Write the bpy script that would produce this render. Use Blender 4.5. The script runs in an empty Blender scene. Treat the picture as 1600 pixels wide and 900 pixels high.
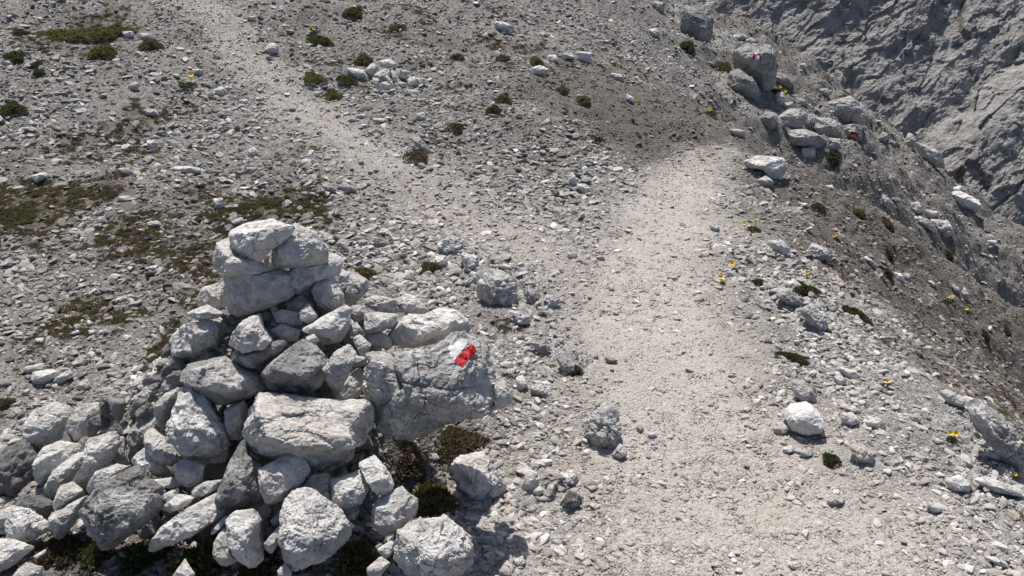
import bpy, bmesh, math, random
import numpy as np
from mathutils import Vector, Matrix

# ------------------------------------------------------------------ camera, sky, sun, exposure
scene = bpy.context.scene
COL = scene.collection
FPX = 1232.0                      # focal length in pixels of the 1600 px wide photograph
PITCH = math.radians(25.0)
CAM = np.array([0.0, 0.0, 1.6])
cam_d = bpy.data.cameras.new("camera")
cam = bpy.data.objects.new("camera", cam_d)
COL.objects.link(cam)
cam.location = CAM
cam.rotation_euler = (math.pi / 2 - PITCH, 0, 0)
cam_d.sensor_width = 36.0
cam_d.lens = FPX / 1600.0 * 36.0
cam_d.clip_start = 0.05
cam_d.clip_end = 500.0
scene.camera = cam

SUN_EL = math.radians(63.0)
SUN_AZ = math.radians(-14.0)      # from +Y, negative = towards -X (left of the view)
world = bpy.data.worlds.new("World")
scene.world = world
world.use_nodes = True
wn = world.node_tree
wn.nodes.clear()
sky = wn.nodes.new("ShaderNodeTexSky")
sky.sky_type = 'NISHITA'
sky.sun_disc = False
sky.sun_elevation = SUN_EL
sky.sun_rotation = SUN_AZ
sky.altitude = 600
sky.air_density = 0.8
sky.dust_density = 3.0
bg = wn.nodes.new("ShaderNodeBackground")
bg.inputs[1].default_value = 0.10
wo = wn.nodes.new("ShaderNodeOutputWorld")
wn.links.new(sky.outputs[0], bg.inputs[0])
wn.links.new(bg.outputs[0], wo.inputs[0])
sun_l = bpy.data.lights.new("sun", 'SUN')
sun_l.energy = 4.8
sun_l.angle = math.radians(0.53)
sun_l.color = (1.0, 0.955, 0.90)
sun = bpy.data.objects.new("sun", sun_l)
COL.objects.link(sun)
sdir = Vector((math.sin(SUN_AZ) * math.cos(SUN_EL), math.cos(SUN_AZ) * math.cos(SUN_EL), math.sin(SUN_EL)))
sun.rotation_euler = sdir.to_track_quat('Z', 'Y').to_euler()
sun.location = sdir * 30
scene.view_settings.view_transform = 'Standard'
scene.view_settings.look = 'None'
scene.view_settings.exposure = 0.42
scene.view_settings.gamma = 1.0
scene.view_settings.use_curve_mapping = False

# ------------------------------------------------------------------ numpy helpers
rng = np.random.RandomState(7)
random.seed(7)
_perm = np.random.RandomState(3).permutation(4096).astype(np.int64)
_grad = np.random.RandomState(4).normal(size=(4096, 3))
_grad /= np.linalg.norm(_grad, axis=1)[:, None]
_vals = np.random.RandomState(5).uniform(-1, 1, 4096)


def _h(ix, iy, iz):
    return _perm[(_perm[(_perm[ix & 4095] + iy) & 4095] + iz) & 4095]


def perlin(P):
    P = np.asarray(P, dtype=np.float64)
    I = np.floor(P).astype(np.int64)
    F = P - I
    W = F * F * F * (F * (F * 6 - 15) + 10)
    out = np.zeros(len(P))
    for dx in (0, 1):
        wx = W[:, 0] if dx else 1 - W[:, 0]
        for dy in (0, 1):
            wy = W[:, 1] if dy else 1 - W[:, 1]
            for dz in (0, 1):
                wz = W[:, 2] if dz else 1 - W[:, 2]
                g = _grad[_h(I[:, 0] + dx, I[:, 1] + dy, I[:, 2] + dz)]
                out += wx * wy * wz * (g[:, 0] * (F[:, 0] - dx) + g[:, 1] * (F[:, 1] - dy) + g[:, 2] * (F[:, 2] - dz))
    return out * 1.5


def fbm(P, octs=4, lac=2.1, gain=0.5):
    o = np.zeros(len(P)); a = 1.0; f = 1.0
    for k in range(octs):
        o += a * perlin(P * f + 17.3 * k)
        a *= gain; f *= lac
    return o


def ridged(P, octs=4, gain=0.5):
    o = np.zeros(len(P)); a = 1.0; f = 1.0
    for k in range(octs):
        o += a * (0.5 - np.abs(perlin(P * f + 9.1 * k)) * 1.6)
        a *= gain; f *= 2.05
    return o


def worley(P):
    """F1, F2 distances and the value of the nearest cell"""
    I = np.floor(P).astype(np.int64)
    f1 = np.full(len(P), 9.0); f2 = np.full(len(P), 9.0); cv = np.zeros(len(P))
    for dx in (-1, 0, 1):
        for dy in (-1, 0, 1):
            for dz in (-1, 0, 1):
                h = _h(I[:, 0] + dx, I[:, 1] + dy, I[:, 2] + dz)
                q = np.stack([I[:, 0] + dx + .5 + .45 * _vals[h], I[:, 1] + dy + .5 + .45 * _vals[(h + 77) & 4095],
                              I[:, 2] + dz + .5 + .45 * _vals[(h + 191) & 4095]], 1)
                d = np.linalg.norm(P - q, axis=1)
                m = d < f1
                f2 = np.where(m, f1, np.minimum(f2, d))
                cv = np.where(m, _vals[(h + 333) & 4095], cv)
                f1 = np.where(m, d, f1)
    return f1, f2, cv


_icos = {}


def ico(sub):
    if sub not in _icos:
        bm = bmesh.new()
        bmesh.ops.create_icosphere(bm, subdivisions=sub, radius=1.0)
        V = np.array([v.co[:] for v in bm.verts])
        Fc = np.array([[v.index for v in f.verts] for f in bm.faces], dtype=np.int32)
        bm.free()
        V /= np.linalg.norm(V, axis=1)[:, None]
        _icos[sub] = (V, Fc)
    return _icos[sub]


def np_mesh(name, V, Fc, smooth=True):
    """V (n,3), Fc (m,k) with k = 3 or 4"""
    me = bpy.data.meshes.new(name)
    m, k = Fc.shape
    me.vertices.add(len(V)); me.vertices.foreach_set("co", np.ascontiguousarray(V, dtype=np.float32).ravel())
    me.loops.add(m * k); me.loops.foreach_set("vertex_index", np.ascontiguousarray(Fc, dtype=np.int32).ravel())
    me.polygons.add(m)
    me.polygons.foreach_set("loop_start", np.arange(0, m * k, k, dtype=np.int32))
    me.polygons.foreach_set("use_smooth", np.full(m, smooth, dtype=bool))
    me.update(calc_edges=True)
    return me


# camera rays: (u, v) are pixels of the 1600 x 900 photograph, t is depth along the optical axis
AX_R = np.array([1.0, 0, 0])
AX_U = np.array([0, math.sin(PITCH), math.cos(PITCH)])
AX_F = np.array([0, math.cos(PITCH), -math.sin(PITCH)])


def ray(u, v):
    u = np.asarray(u, float); v = np.asarray(v, float)
    return ((u - 800) / FPX)[..., None] * AX_R + ((450 - v) / FPX)[..., None] * AX_U + AX_F


def at(u, v, t):
    return CAM + ray(u, v) * np.asarray(t, float)[..., None]


# ------------------------------------------------------------------ shape of the land
CTRL = []
def cp(u, v, t): CTRL.append(at(u, v, t))
def cw(x, y, z): CTRL.append(np.array([x, y, z], float))

for q in [(0, 900), (400, 900), (800, 900), (1200, 900), (1600, 900)]: cp(*q, 2.12)
for q in [(0, 750), (400, 750), (800, 750), (1200, 750)]: cp(*q, 2.485)
cp(1500, 760, 2.47)
cp(0, 600, 2.95); cp(400, 600, 2.98); cp(800, 600, 3.0); cp(1200, 600, 3.0); cp(1440, 620, 2.93)
cp(0, 450, 3.6); cp(400, 450, 3.7); cp(800, 450, 3.79); cp(1100, 450, 3.79); cp(1230, 440, 3.88); cp(1320, 520, 3.4)
cp(0, 300, 4.45); cp(300, 300, 4.55); cp(600, 300, 4.75); cp(900, 300, 5.05); cp(1060, 300, 5.15); cp(1190, 330, 4.9)
cp(0, 150, 5.35); cp(250, 150, 5.6); cp(500, 150, 6.0); cp(750, 170, 6.0); cp(900, 200, 5.8); cp(1000, 165, 6.45); cp(1020, 245, 5.9)
cp(1110, 236, 6.05); cp(1130, 190, 6.9)
cp(0, 0, 6.5); cp(300, 0, 7.1); cp(600, 0, 7.8); cp(850, 0, 8.8); cp(1000, 60, 8.6); cp(1000, 0, 10.2); cp(300, -120, 9.2); cp(700, -100, 9.8); cp(0, -120, 8.2); cp(1060, 100, 9.4)
# shoulder edge on the right and the drop below it
cw(1.85, 1.9, -.16); cw(1.85, 2.6, -.15); cw(1.8, 3.3, -.13); cw(2.5, 2.0, -.8); cw(2.6, 3.0, -.85); cw(4.0, 2.5, -2.1); cw(3.0, 0.5, -.9)
cw(1.5, 1.0, -.03); cw(0, 0.4, 0); cw(-2, 0.4, .02); cw(0, -3, 0); cw(-4, -3, .1); cw(4, -3, -1.2)
# flank beyond the shoulder
cp(1250, 350, 4.9); cp(1350, 400, 5.4); cp(1450, 500, 5.3); cp(1580, 620, 4.9); cp(1400, 480, 5.1); cp(1500, 560, 5.1)
cp(1240, 262, 6.5); cp(1340, 320, 7.0); cp(1440, 395, 7.4); cp(1600, 500, 7.9); cp(1600, 560, 6.4)
cw(7.5, 7.0, -3.6); cw(6, 4, -3.5); cw(5, 5.3, -2.4)
# hollow behind it and the slope with the outcrops
cw(2.7, 7.3, -.95); cw(3.6, 7.7, -1.6); cw(4.9, 8.1, -2.5); cw(6.6, 8.3, -3.5); cw(2.0, 7.0, -.45)
cp(1360, 285, 8.8); cp(1480, 368, 9.6); cp(1590, 440, 10.2); cp(1270, 225, 9.0); cp(1200, 180, 9.1)
cp(1330, 225, 9.6); cp(1185, 120, 10.0); cp(1510, 320, 11.0)
cp(1600, 375, 12.0); cp(1400, 215, 12.0); cp(1240, 90, 13.0); cp(1110, 30, 13.2)
cw(9.5, 12.6, -5.2); cw(7.6, 14.5, -4.2); cw(6.2, 16.5, -2.8); cw(4.2, 17.5, -.6)
# far left and behind, well outside the frame
cw(-8, 6, 1.5); cw(-8, 12, 3.4); cw(-4, 18, 4.6); cw(0, 20, 4.0); cw(-6, 2, .45); cw(-12, 0, .8); cw(-10, 24, 6.0); cw(2, 24, 3.5)
CTRL = np.array(CTRL)
_cx = CTRL[:, :2]
def _tps(a, b):
    d2 = ((a[:, None, :] - b[None, :, :]) ** 2).sum(-1)
    return 0.5 * d2 * np.log(d2 + 1e-9)
_n = len(CTRL)
_A = np.zeros((_n + 3, _n + 3))
_A[:_n, :_n] = _tps(_cx, _cx) + np.eye(_n) * 0.02
_A[:_n, _n] = 1; _A[:_n, _n + 1:] = _cx
_A[_n, :_n] = 1; _A[_n + 1:, :_n] = _cx.T
_W = np.linalg.solve(_A, np.concatenate([CTRL[:, 2], np.zeros(3)]))

CAIRN = np.array([-0.72, 2.22])


def mound(x, y, grow=1.0):
    """height of the heap of stones"""
    dx = x - CAIRN[0]; dy = y - CAIRN[1]
    rx = np.where(dx < 0, 0.92, 0.62) * grow
    ry = np.where(dy < 0, 0.60, 0.50) * grow
    rho = np.sqrt((dx / rx) ** 2 + (dy / ry) ** 2)
    core = np.clip(1 - rho, 0, 1)
    return 0.74 * grow * core ** 0.95


def land0(x, y):
    x = np.asarray(x, float); y = np.asarray(y, float)
    sh = x.shape
    X = np.stack([x.ravel(), y.ravel()], 1)
    z = np.empty(len(X))
    for i in range(0, len(X), 60000):
        b = X[i:i + 60000]
        z[i:i + 60000] = _tps(b, _cx) @ _W[:_n] + _W[_n] + b @ _W[_n + 1:]
    return z.reshape(sh)


BEDROCK = None


def bedrock(x, y):
    global BEDROCK
    if BEDROCK is None:
        L = [(800, 440, .20, 1), (760, 415, .16, .9), (705, 375, .13, .9), (860, 540, .13, .9), (895, 570, .10, .8), (935, 670, .08, .8), (860, 755, .06, .6), (730, 400, .12, .9), (850, 480, .12, .8),
             (1215, 395, .14, .8), (1245, 470, .17, 1), (1285, 510, .15, 1), (905, 290, .10, .8), (1560, 690, .25, 1), (1590, 760, .2, 1), (1570, 765, .15, .6), (1450, 225, .5, .8),
             (1100, 40, .5, .9), (1160, 130, .35, .8), (30, 730, .12, 1)]
        BEDROCK = blobs(L)
    return field(np.asarray(x, float), np.asarray(y, float), BEDROCK)


def land(x, y):
    """ground incl. the medium relief and the rubble core below the cairn"""
    x = np.asarray(x, float); y = np.asarray(y, float)
    z = land0(x, y)
    P = np.stack([x.ravel(), y.ravel(), np.zeros(x.size)], 1)
    far = np.clip((y.ravel() - 2.5) / 7, 0, 1)
    dx = x.ravel() - 1.55
    flank = np.clip(dx / 1.2, 0, 1)
    n = 0.030 * fbm(P * 1.3, 4) * (1 + 2.0 * far + 2.2 * flank)
    Q = P.copy(); Q[:, 0] = P[:, 0] * .8 + P[:, 1] * .9; Q[:, 1] = (P[:, 1] * .8 - P[:, 0] * .9)
    n += 0.035 * flank * ridged(Q * np.array([0.7, 2.2, 1]), 3)
    craggy = np.clip((y.ravel() - 7.6) / 2.0, 0, 1) * np.clip((x.ravel() - 2.0) / 1.2, 0, 1)
    n += craggy * (0.10 * (ridged(P * 1.1 + 3, 4) - .3) + .05 * worley(P * np.array([2.2, 3.5, 1]))[2])
    br = np.clip(bedrock(x, y).ravel() * 1.6 + .35 * fbm(P * 4, 2) - .35, 0, 1)
    if (br > 0).any():
        k = br > 0
        Q = P[k]; sc = 1 + far[k] * .0
        Qw = Q + .05 * np.stack([fbm(Q * 6, 2), fbm(Q * 6 + 9, 2), Q[:, 0] * 0], 1)
        fs = 1 / (1 + 2.2 * far[k])[:, None]
        c1 = worley(Qw * np.array([7., 11., 1]))[2] ; c2 = worley(Qw * np.array([17., 24., 1]) + 5)
        c3 = worley(Qw * np.array([2.6, 4.2, 1]) + 9)[2]
        n[k] += br[k] * (1 - .5 * far[k]) * (.022 * (c1 + .6) + .012 * c2[2] - .012 * np.exp(-((c2[1] - c2[0]) / .08) ** 2) + .02 * ridged(Q * 5, 3)) + br[k] * far[k] * (.04 * c3 + .02)
    z = z + n.reshape(x.shape)
    z = z + np.clip(mound(x, y, .86) - 0.03, 0, 9)
    return z


def ground_hit(u, v, fn=land, tmax=30.0):
    """vectorised march of pixel rays onto the land; returns t"""
    u = np.atleast_1d(np.asarray(u, float)); v = np.atleast_1d(np.asarray(v, float))
    R = ray(u, v)
    ts = 1.2 * (tmax / 1.2) ** (np.linspace(0, 1, 260))
    res = np.full(len(u), tmax)
    for i in range(len(u)):
        P = CAM + R[i] * ts[:, None]
        d = P[:, 2] - fn(P[:, 0], P[:, 1])
        k = np.where(d < 0)[0]
        if len(k):
            k = max(k[0], 1)
            res[i] = ts[k - 1] + (ts[k] - ts[k - 1]) * d[k - 1] / (d[k - 1] - d[k] + 1e-9)
    return res


# masks in plan -------------------------------------------------------
def blobs(lst):
    U = np.array([b[0] for b in lst], float); V = np.array([b[1] for b in lst], float)
    T = ground_hit(U, V, land0)
    C = CAM + ray(U, V) * T[:, None]
    return C, np.array([b[2] for b in lst], float), np.array([b[3] for b in lst], float)


def polyline_dist(x, y, P, Wd):
    """distance to a polyline divided by its local half width"""
    best = np.full(x.shape, 99.0)
    for a, b, wa, wb in zip(P[:-1], P[1:], Wd[:-1], Wd[1:]):
        ab = b - a
        s = np.clip(((x - a[0]) * ab[0] + (y - a[1]) * ab[1]) / (ab @ ab), 0, 1)
        d = np.hypot(x - a[0] - s * ab[0], y - a[1] - s * ab[1]) / (wa + (wb - wa) * s)
        best = np.minimum(best, d)
    return best


_p1 = [(1220, 1150), (1210, 900), (1110, 740), (1030, 600), (1010, 450), (1040, 350), (1065, 290), (1090, 250), (1135, 236)]
_w1 = [.86, .76, .60, .48, .46, .42, .36, .28, .2]
_t = ground_hit([a for a, b in _p1], [b for a, b in _p1], land0)
PATH1 = (CAM + ray([a for a, b in _p1], [b for a, b in _p1]) * _t[:, None])[:, :2]
_p2 = [(960, 480), (820, 380), (660, 290), (540, 215), (430, 130), (350, 50), (300, -30)]
_w2 = [.35, .40, .34, .30, .27, .27, .27]
_t = ground_hit([a for a, b in _p2], [b for a, b in _p2], land0)
PATH2 = (CAM + ray([a for a, b in _p2], [b for a, b in _p2]) * _t[:, None])[:, :2]
_p3 = [(1060, 45), (1120, 30)]
# brown earth showing between the stones: (u, v, radius m, strength)
SOIL = blobs([(300, 400, .55, .8), (180, 430, .5, .7), (60, 330, .55, .8), (230, 340, .5, .6), (120, 480, .5, .6), (330, 310, .4, .6), (420, 320, .35, .7),
              (960, 150, .9, 1.2), (1030, 190, .7, 1.4), (900, 120, .8, .8), (1060, 160, .7, 1.3), (1000, 170, .7, 1.3), (840, 210, .5, .4), (1100, 205, .5, 1.3),
              (1330, 440, .8, .7), (1420, 500, .9, .8), (1500, 560, .9, .8), (1280, 360, .6, .6), (1560, 600, .8, .8), (1230, 310, .5, .7), (1400, 430, .8, .5),
              (640, 60, .9, .45), (500, 60, .7, .4), (760, 160, .7, .4), (150, 60, .7, .5), (60, 260, .6, .5), (220, 230, .6, .35),
              (1380, 300, .7, .5), (1500, 400, .7, .5), (650, 740, .22, .9), (560, 860, .2, .9), (320, 860, .25, 1), (180, 860, .25, 1), (700, 690, .2, 1), (60, 520, .4, .4)])
MOSSB = blobs([(60, 315, .35, 1), (20, 330, .3, 1), (170, 28, .3, .6), (300, 400, .42, .55), (230, 365, .35, .6), (340, 345, .3, .8), (470, 318, .22, 1), (400, 325, .2, .7), (150, 250, .35, .5), (215, 225, .3, .4),
               (100, 500, .4, .3), (240, 180, .3, .4), (640, 20, .5, .4), (480, 130, .25, .3), (520, 110, .3, .4), (800, 60, .5, .35), (900, 90, .5, .35), (1000, 120, .4, .35),
               (180, 470, .35, .35), (250, 590, .2, .5), (270, 560, .15, .6), (500, 290, .15, .5), (340, 270, .2, .4), (1290, 320, .25, .3), (1340, 350, .3, .25), (700, 130, .4, .3), (60, 80, .4, .35)])


def field(x, y, B):
    C, R, S = B
    o = np.zeros(x.shape)
    for c, r, s in zip(C, R, S):
        o = np.maximum(o, s * np.exp(-((x - c[0]) ** 2 + (y - c[1]) ** 2) / (r * r)))
    return o


def masks(x, y):
    P = np.stack([x, y, x * 0], 1)
    n = fbm(P * 2.5, 4) * .62
    d1 = polyline_dist(x, y, PATH1, _w1) + n * .35
    d2 = polyline_dist(x, y, PATH2, _w2) + n * .5
    path = np.clip(1.25 - d1, 0, 1) * 1.0
    path = np.clip(path * 1.15, 0, 1) * np.clip(1.15 - .35 * np.clip(y - 4.6, 0, 2), 0, 1)
    path2 = np.clip((1.35 - d2) * .9, 0, 1) * .66
    path = np.maximum(path, path2)
    flank = np.clip((x - 1.62 - .06 * np.clip(y - 3, 0, 3) + .25 * n) / .25, 0, 1) * np.clip((7.6 - y) / .8, 0, 1)
    beyond = np.clip((y - 7.2) / .8, 0, 1) * np.clip((x - 2.0) / .6, 0, 1) * .3
    soil = np.clip(np.maximum(np.maximum(field(x, y, SOIL) * 1.0, flank * .95), beyond) + n * .6, 0, 1) * (1 - path)
    moss = np.clip(field(x, y, MOSSB) * 1.2 + n * .9 - .15, 0, 1) * (1 - path)
    return path, soil * (1 - .6 * np.clip(bedrock(x, y), 0, 1)), moss * (1 - np.clip(bedrock(x, y), 0, 1))


# ------------------------------------------------------------------ node material helpers
class NT:
    def __init__(self, name):
        self.m = bpy.data.materials.new(name); self.m.use_nodes = True
        self.t = self.m.node_tree; self.t.nodes.clear()
        self.out = self.n("ShaderNodeOutputMaterial"); self.b = self.n("ShaderNodeBsdfPrincipled")
        self.t.links.new(self.b.outputs[0], self.out.inputs[0])
        self.b.inputs['Roughness'].default_value = .9
        self.b.inputs['Specular IOR Level'].default_value = .25

    def n(self, ty, **kw):
        nd = self.t.nodes.new(ty)
        for k, v in kw.items():
            setattr(nd, k, v)
        return nd

    def l(self, a, b):
        self.t.links.new(a, b)

    def val(self, v):
        n = self.n("ShaderNodeValue"); n.outputs[0].default_value = v
        return n.outputs[0]

    def noise(self, co, scale, detail=6, rough=.6, dist=0, lac=2.0):
        n = self.n("ShaderNodeTexNoise")
        n.inputs['Scale'].default_value = scale; n.inputs['Detail'].default_value = detail
        n.inputs['Roughness'].default_value = rough; n.inputs['Distortion'].default_value = dist
        n.inputs['Lacunarity'].default_value = lac
        self.l(co, n.inputs['Vector'])
        return n.outputs[0]

    def voro(self, co, scale, feature='F1', rand=1.0, out=0):
        n = self.n("ShaderNodeTexVoronoi", feature=feature)
        n.inputs['Scale'].default_value = scale; n.inputs['Randomness'].default_value = rand
        self.l(co, n.inputs['Vector'])
        return n.outputs[out]

    def ramp(self, f, stops, interp='LINEAR'):
        n = self.n("ShaderNodeValToRGB"); cr = n.color_ramp; cr.interpolation = interp
        while len(cr.elements) < len(stops):
            cr.elements.new(.5)
        for e, (p, c) in zip(cr.elements, stops):
            e.position = p
            e.color = (c, c, c, 1) if isinstance(c, (int, float)) else (*c, 1)
        self.l(f, n.inputs[0])
        return n.outputs[0]

    def math(self, op, a, b=None, clamp=False):
        n = self.n("ShaderNodeMath", operation=op, use_clamp=clamp)
        for i, x in enumerate((a, b)):
            if x is None: continue
            if isinstance(x, (int, float)): n.inputs[i].default_value = x
            else: self.l(x, n.inputs[i])
        return n.outputs[0]

    def mix(self, f, a, b, mode='MIX'):
        n = self.n("ShaderNodeMix", data_type='RGBA', blend_type=mode)
        for s, x in ((0, f), (6, a), (7, b)):
            if isinstance(x, (int, float)): n.inputs[s].default_value = x
            elif isinstance(x, tuple): n.inputs[s].default_value = (*x, 1)
            else: self.l(x, n.inputs[s])
        return n.outputs[2]

    def attr(self, name, ty='GEOMETRY', out='Fac'):
        n = self.n("ShaderNodeAttribute", attribute_type=ty, attribute_name=name)
        return n.outputs[out]

    def bump(self, h, strength, dist, prev=None):
        n = self.n("ShaderNodeBump")
        n.inputs['Strength'].default_value = strength; n.inputs['Distance'].default_value = dist
        self.l(h, n.inputs['Height'])
        if prev is not None: self.l(prev, n.inputs['Normal'])
        return n.outputs[0]


def limestone(name, far=False, paint=False):
    """weathered pale dolomite; per object: tone (brightness), warm (tan), lichen (dark blotches)"""
    k = NT(name)
    tc = k.n("ShaderNodeTexCoord").outputs['Object']
    oi = k.n("ShaderNodeObjectInfo")
    off = k.n("ShaderNodeVectorMath", operation='SCALE'); off.inputs[3].default_value = 37.0
    cmb = k.n("ShaderNodeCombineXYZ"); k.l(oi.outputs['Random'], cmb.inputs[0]); k.l(oi.outputs['Random'], cmb.inputs[1])
    k.l(cmb.outputs[0], off.inputs[0])
    add = k.n("ShaderNodeVectorMath", operation='ADD'); k.l(tc, add.inputs[0]); k.l(off.outputs[0], add.inputs[1])
    co = add.outputs[0]
    s = .45 if far else 1.0
    tone = k.attr("tone", 'OBJECT'); warm = k.attr("warm", 'OBJECT'); lich = k.attr("lichen", 'OBJECT')
    base = k.ramp(k.noise(co, 9 * s, 8, .62), [(.30, (.36, .35, .336)), (.46, (.54, .525, .505)), (.70, (.67, .652, .625))])
    tan = k.mix(k.ramp(k.noise(co, 5 * s, 5, .6), [(.42, 0.0), (.62, 1.0)]), base, (.50, .43, .35))
    wf = k.math('MULTIPLY', warm, k.ramp(k.noise(co, 3.3 * s, 3, .5), [(.35, .25), (.65, 1.0)]), True)
    c = k.mix(wf, base, tan)
    # grey weathering crust in blotches
    bl = k.ramp(k.math('ADD', k.noise(co, 7 * s, 9, .7, .4), k.math('MULTIPLY', k.math('SUBTRACT', lich, .5), .22)), [(.44, 0.0), (.58, 1.0)])
    bl = k.math('MULTIPLY', bl, lich, True)
    c = k.mix(bl, c, (.165, .163, .163))
    # black lichen specks
    sp = k.ramp(k.noise(co, 75 * s, 5, .65), [(.56, 0.0), (.63, 1.0)])
    spm = k.ramp(k.noise(co, 10 * s, 4, .6), [(.46, 0.0), (.62, 1.0)])
    spk = k.math('MULTIPLY', k.math('MULTIPLY', sp, spm), k.math('ADD', k.math('MULTIPLY', lich, 1.1), .2), True)
    c = k.mix(spk, c, (.085, .085, .08))
    # hairline cracks
    wr = k.n("ShaderNodeVectorMath", operation='ADD')
    nz = k.n("ShaderNodeTexNoise"); nz.inputs['Scale'].default_value = 12 * s; nz.inputs['Detail'].default_value = 5
    k.l(co, nz.inputs['Vector'])
    sc = k.n("ShaderNodeVectorMath", operation='SCALE'); sc.inputs[3].default_value = .09 / s; k.l(nz.outputs['Color'], sc.inputs[0])
    k.l(co, wr.inputs[0]); k.l(sc.outputs[0], wr.inputs[1])
    vd = k.voro(wr.outputs[0], 6.5 * s, 'DISTANCE_TO_EDGE')
    ck = k.ramp(vd, [(0.0, 1.0), (.014, 0.0)])
    ckm = k.ramp(k.noise(co, 4.5 * s, 3, .5), [(.54, 0.0), (.62, 1.0)])
    crack = k.math('MULTIPLY', ck, ckm)
    c = k.mix(k.math('MULTIPLY', crack, .6), c, (.12, .113, .105))
    fine = k.ramp(k.noise(co, 160 * s, 4, .7), [(.3, .80), (.7, 1.12)])
    c = k.mix(1.0, c, fine, 'MULTIPLY')
    mot = k.ramp(k.noise(co, 34 * s, 7, .72, .6), [(.33, .62), (.5, 1.0), (.7, 1.12)])
    c = k.mix(1.0, c, mot, 'MULTIPLY')
    mp = k.n("ShaderNodeMapping"); mp.inputs['Scale'].default_value = (1.0, 1.3, 6.0); mp.inputs['Rotation'].default_value = (.9, .5, .3)
    k.l(co, mp.inputs[0])
    lay = k.noise(mp.outputs[0], 9 * s, 6, .65, .5)
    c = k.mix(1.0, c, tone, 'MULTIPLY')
    k.l(c, k.b.inputs['Base Color'])
    h1 = k.noise(co, 14 * s, 10, .68, .3)
    h2 = k.noise(co, 70 * s, 8, .7)
    nb = k.bump(h1, .85, .018 / s)
    nb = k.bump(lay, .75, .014 / s, nb)
    nb = k.bump(k.noise(co, 34 * s, 7, .72, .6), .8, .009 / s, nb)
    nb = k.bump(h2, .9, .005 / s, nb)
    nb = k.bump(k.math('SUBTRACT', 1.0, crack), .8, .006 / s, nb)
    k.l(nb, k.b.inputs['Normal'])
    return k.m


M_ROCK = limestone("limestone")
M_ROCKFAR = limestone("limestone_outcrop", True)


def chip_material():
    k = NT("gravel_chips")
    r = k.attr("rnd", 'INSTANCER'); g = k.attr("tint", 'INSTANCER')
    tc = k.n("ShaderNodeTexCoord").outputs['Object']
    c = k.ramp(r, [(0.0, (.12, .112, .104)), (.25, (.25, .24, .227)), (.5, (.41, .397, .38)), (.8, (.58, .565, .545)), (1.0, (.70, .685, .665))])
    c2 = k.mix(1.0, c, (1.0, .915, .82), 'MULTIPLY')
    c = k.mix(g, c, c2)
    n = k.ramp(k.noise(tc, 3.0, 5, .6), [(.3, .78), (.7, 1.1)])
    c = k.mix(1.0, c, n, 'MULTIPLY')
    k.l(c, k.b.inputs['Base Color'])
    k.l(k.bump(k.noise(tc, 5, 4, .6), .5, .1), k.b.inputs['Normal'])
    return k.m


def land_material():
    k = NT("fine_gravel_and_earth")
    co = k.n("ShaderNodeTexCoord").outputs['Object']
    path = k.attr("path"); soil = k.attr("soil"); moss = k.attr("moss")
    v1 = k.voro(co, 95, 'F1', 1, 1)
    v2 = k.voro(co, 170, 'F1', 1, 1)
    g1 = k.ramp(v1, [(0, (.045, .040, .036)), (.5, (.11, .101, .092)), (1, (.30, .285, .268))])
    g2 = k.ramp(v2, [(0, (.17, .157, .143)), (.5, (.33, .312, .288)), (1, (.50, .48, .45))])
    scree = k.mix(.22, g1, g2)
    pathc = k.mix(.35, g2, (.36, .335, .302))
    pathc = k.mix(k.ramp(k.noise(co, 2.2, 5, .6), [(.35, 0.0), (.65, .6)]), pathc, (.32, .284, .245))
    c = k.mix(path, scree, pathc)
    br = k.attr("bedrock")
    brc = k.ramp(k.noise(co, 20, 8, .68), [(.32, (.10, .097, .094)), (.5, (.26, .252, .243)), (.68, (.46, .448, .43))])
    c = k.mix(k.ramp(k.math('ADD', br, k.math('MULTIPLY', k.math('SUBTRACT', k.noise(co, 12, 4, .6), .5), .8)), [(.4, 0.0), (.6, 1.0)]), c, brc)
    earth = k.ramp(k.noise(co, 28, 6, .65), [(.3, (.075, .06, .048)), (.6, (.13, .117, .104)), (.8, (.22, .203, .186))])
    sm = k.ramp(k.math('ADD', k.math('MULTIPLY', soil, .8), k.math('MULTIPLY', k.math('SUBTRACT', k.noise(co, 14, 5, .65), .5), 1.1)), [(.18, 0.0), (.5, 1.0)])
    sm = k.math('MULTIPLY', sm, k.ramp(soil, [(0.02, 0.0), (.3, 1.0)]))
    c = k.mix(sm, c, earth)
    mc = k.ramp(k.noise(co, 60, 5, .7), [(.3, (.030, .024, .016)), (.6, (.075, .062, .036)), (.8, (.14, .12, .08))])
    mm = k.ramp(k.math('ADD', moss, k.math('MULTIPLY', k.math('SUBTRACT', k.noise(co, 18, 5, .7), .5), 2.0)), [(.48, 0.0), (.7, 1.0)])
    c = k.mix(mm, c, mc)
    k.l(c, k.b.inputs['Base Color'])
    d1 = k.voro(co, 95, 'F1')
    d2 = k.voro(co, 170, 'F1')
    nb = k.bump(k.noise(co, 22, 8, .65), .7, .02)
    nb = k.bump(k.math('SUBTRACT', 1, d1), .8, .006, nb)
    nb = k.bump(k.math('SUBTRACT', 1, d2), .6, .003, nb)
    k.l(nb, k.b.inputs['Normal'])
    return k.m


M_CHIP = chip_material()
M_LAND = land_material()


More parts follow.
